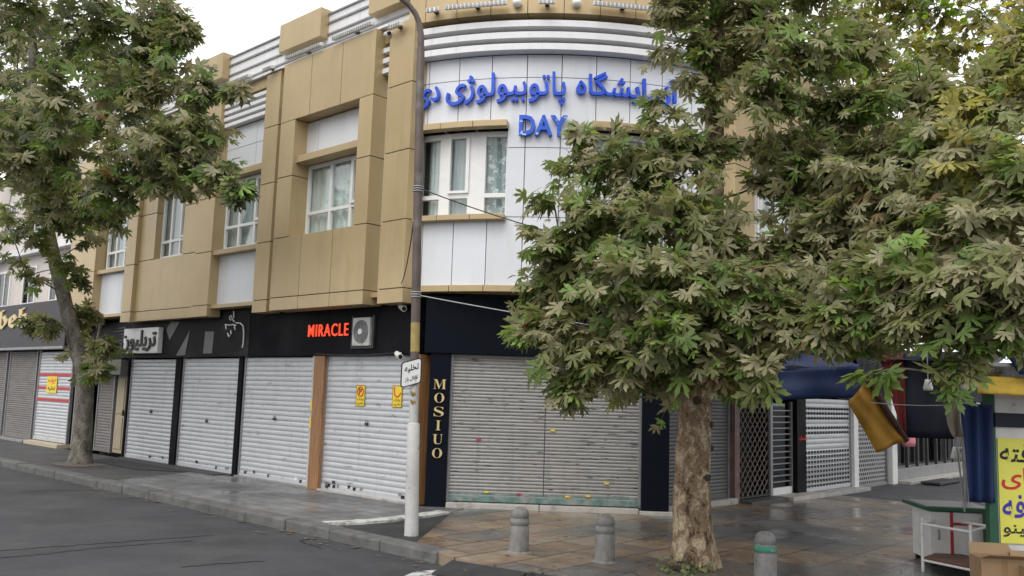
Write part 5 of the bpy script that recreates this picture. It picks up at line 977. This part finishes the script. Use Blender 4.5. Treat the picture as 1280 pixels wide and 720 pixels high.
# its neighbour towards the right, trunk behind the kiosk
t2 = thing('plane_tree', 'plane tree with low leafy branches over the kiosk at the right', 'tree', (6.6, 10.6, 0))
tr2 = [(6.6, 10.6, -.05), (6.6, 10.6, .3), (6.55, 10.55, 1.2), (6.4, 10.4, 2.4), (6.3, 10.3, 3.6), (6.2, 10.2, 5.0), (6.2, 10.2, 6.6), (6.2, 10.2, 8.2)]
trunk(t2, tr2, [.24, .2, .17, .16, .13, .10, .06, .02], BARK, 8)
right = [(1080,130,8.4,50,'g'),(1100,230,7.6,56,'d'),(1090,330,7.2,58,'d'),(1080,388,6.9,38,'g'),(1130,402,6.6,32,''),(1150,350,6.6,60,'g'),(1160,270,7.2,60,'d'),(1170,180,7.6,56,'g'),(1200,405,6.4,34,'g'),(1220,360,6.3,60,''),(1230,280,6.6,60,'d'),(1240,200,7.0,58,'y'),(1262,395,6.2,34,''),(1282,330,6.1,60,'d'),(1290,230,6.5,60,''),(1262,130,8.0,50,'y'),(1188,472,6.3,12,'t'),(1195,455,6.4,14,'s'),(1094,468,6.4,8,'t'),(1040,405,7.0,30,''),(1045,270,8.0,40,'d'),(1120,300,8.2,60,''),(1200,310,8.2,60,''),(1130,380,8.6,50,''),(1220,385,8.6,48,''),(1040,380,8.6,50,''),(1330,370,6.5,60,''),(1330,180,7.5,60,''),(1350,40,8.5,60,''),(1085,415,8.6,26,''),(1075,200,8.2,44,''),(1060,330,8.0,46,''),(1120,180,8.2,50,'d'),(1190,230,8.0,54,''),(1250,250,8.0,54,''),(1150,110,8.6,30,''),(1192,135,8.4,34,'y'),(1250,100,8.4,38,'y'),(1282,55,8.4,34,'y'),(1070,270,8.6,40,'d')]
nl2 = crown('crown', t2, CL(right), tr2, 12, .172, dens=1.12, limb=.045)

# a taller tree behind, yellow-green, backlight put into its top leaf tints
t3 = thing('plane_tree', 'taller yellow-green tree with backlight tinted into its top filling the upper right behind the nearer crowns', 'tree', (11.6, 17.0, -.2))
tr3 = [(11.6, 17, -.3), (11.5, 17, 1.5), (11.2, 16.8, 4), (10.8, 16.6, 6.5), (10.6, 16.5, 9), (10.6, 16.5, 12)]
trunk(t3, tr3, [.3, .25, .22, .18, .12, .04], BARKG, 5)
back = [(1080,60,16,40,'y'),(1130,20,17,45,'y'),(1140,110,16,34,'y'),(1190,60,17,30,'y'),(1230,20,16,50,'y'),(1270,70,16,45,'y'),(1200,140,16,40,''),(1100,170,16,36,''),(1150,215,15.5,44,'d'),(1215,215,15.5,40,'d'),(1270,190,16,42,''),(1110,270,15,48,'d'),(1180,290,15,50,''),(1250,290,15,50,''),(1100,350,15,46,''),(1170,370,15,50,''),(1250,370,15,50,''),(1300,20,16,60,'y'),(1120,-40,17,60,'y'),(1220,-50,17,70,'y'),(1060,10,16,32,'y'),(1085,215,16,26,''),(1160,60,16,36,'y'),(1105,100,16,32,'y'),(1250,120,16,40,'y'),(1180,180,16,40,''),(1230,165,15.6,40,''),(1200,250,15.4,44,'d'),(1140,320,15,50,''),(1210,330,15,50,''),(1270,250,15.4,44,''),(1170,10,16.5,40,'y'),(1090,-10,16.5,40,'y')]
nl3 = crown('crown', t3, CL(back), tr3, 13, .25, dens=.85, limb=.06, template=(ST, SF))

# left street tree
t4 = thing('plane_tree', 'plane tree with slender grey trunk leaning left beside the long pavement', 'tree', (-9.05, 18.98, 0))
tr4 = [(-9.06, 18.98, -.05), (-9.05, 18.98, .3), (-9.07, 18.98, 1.0), (-9.1, 18.95, 1.8), (-9.36, 18.9, 2.6), (-9.65, 18.8, 3.6), (-9.95, 18.6, 4.8), (-10.15, 18.4, 5.9), (-10.2, 18.0, 7.2), (-10.1, 17.5, 8.8), (-10, 17.2, 10.5)]
trunk(t4, tr4, [.235, .20, .178, .172, .145, .14, .13, .12, .10, .07, .03], BARKG, 9)
m_ = MB(); m_.tube([(-9.1, 18.95, 1.75), (-9.0, 18.9, 2.1), (-8.85, 18.85, 2.5), (-8.8, 18.8, 3.0)], [.11, .07, .045, .02], 10); m_.build('limb', BARKG, t4)
left = [(15,300,17.5,24,'s'),(50,295,17.5,24,'s'),(92,335,17.6,20,'s'),(35,345,18,20,'s'),(60,250,17,34,''),(135,262,15,28,''),(30,20,14,58,''),(110,30,14,58,''),(180,28,14,46,''),(222,22,13.6,20,''),(228,42,13.4,14,''),(60,110,14,56,''),(140,110,13.6,56,'d'),(200,100,13.2,42,'d'),(252,112,13,22,''),(195,168,13,44,'d'),(240,165,13,38,'d'),(272,215,12.6,22,''),(296,236,12.2,14,'b'),(18,200,15,46,''),(80,190,15,46,'g'),(150,220,14,42,'d'),(205,228,13.6,30,'d'),(100,255,16,34,''),(245,215,13.2,26,'g'),(30,275,17,26,'s'),(82,318,17.4,22,'s'),(20,325,18,24,'s'),(112,300,17.4,18,'s'),(50,405,18.8,20,''),(112,436,19.6,30,'g'),(126,434,18.6,14,''),(100,392,19.4,18,''),(72,270,17.5,30,'g'),(120,462,18,14,'g'),(300,110,12.6,10,'s'),(20,100,18,60,''),(100,60,18,70,''),(160,130,17.5,50,''),(100,150,18,60,''),(50,170,18.5,55,''),(20,150,15.5,56,''),(170,75,14,46,''),(215,65,13.6,24,'s'),(60,215,16,40,''),(175,195,14,40,''),(40,-60,14,90,''),(160,-60,14,90,'')]
nl4 = crown('crown', t4, CL(left), tr4, 14, .22, mix={'dusty': .27, 'olive': .30, 'green': .20, 'dark': .21, 'bright': .02}, dens=.78, limb=.06)
# trees further along the street
t5 = thing('street_tree', 'distant dark tree down the street at the far left edge', 'tree', (-20.5, 33, -.12))
tr5 = [(-20.5, 33, -.1), (-20.4, 33, 3), (-20.3, 33, 6), (-20.2, 33, 10), (-20.2, 33, 14)]
trunk(t5, tr5, [.3, .24, .2, .12, .03], BARKG, 6)
far = [(20,130,30,45,''),(80,150,30,40,''),(30,200,30,34,''),(90,215,30,30,''),(10,260,30,24,'s'),(60,60,30,50,''),(130,170,29,34,''),(0,20,30,60,'')]
nl5 = crown('crown', t5, CL(far), tr5, 15, .34, mix={'dusty': .3, 'olive': .35, 'dark': .25, 'green': .1}, dens=.8, limb=.08, template=(ST, SF))
# weeds at the foot of the big tree
wd = thing('weed_tuft', 'small green weeds sprouting at the base of the big tree trunk', 'plant', (1.72, 9.2, 0))
gw = [((1.75+.07*i-.1*(i % 2), 9.16+.05*(i % 3), .06), .09, 'b') for i in range(5)]
crown('leaves', wd, gw, [(1.78, 9.2, 0), (1.8, 9.22, .05)], 17, .07, dens=.5, limb=.006, template=(ST, SF))
# fallen leaves on the ground: nobody could count them
g = np.random.default_rng(5); fm = MB()
for k in range(330):
    zz = None
    if k < 110: p = np.array([2.0, 9.2])+g.normal(0, 1.3, 2)
    elif k < 170: a, o = g.uniform(-1, 16), g.uniform(.3, 2.2); p = np.array(xy(FL, a, o))
    else: a, o = g.uniform(-4, 18), 2.49+abs(g.normal(0, .18)); p = np.array(xy(FL, a, o)); zz = -.112
    if p[1] < 8.6 and k < 110: continue
    an = g.uniform(0, 6.28); s_ = g.uniform(.04, .10); z = gz(*p)+.014 if zz is None else zz; c, s2 = math.cos(an), math.sin(an)
    fm.add([(p[0]+s_*(x*c-y*s2), p[1]+s_*(x*s2+y*c), z+.03*s_*3*abs(x)) for x, y, _ in ST], [tuple(f) for f in SF])
fl_ = fm.build('fallen_leaves', mat('dry_leaf', (.16, .11, .05), .8, var=.4, vscale=4), recalc=False); fl_['kind'] = 'stuff'
print('leaves', nl, nl2, nl3, nl4, nl5)
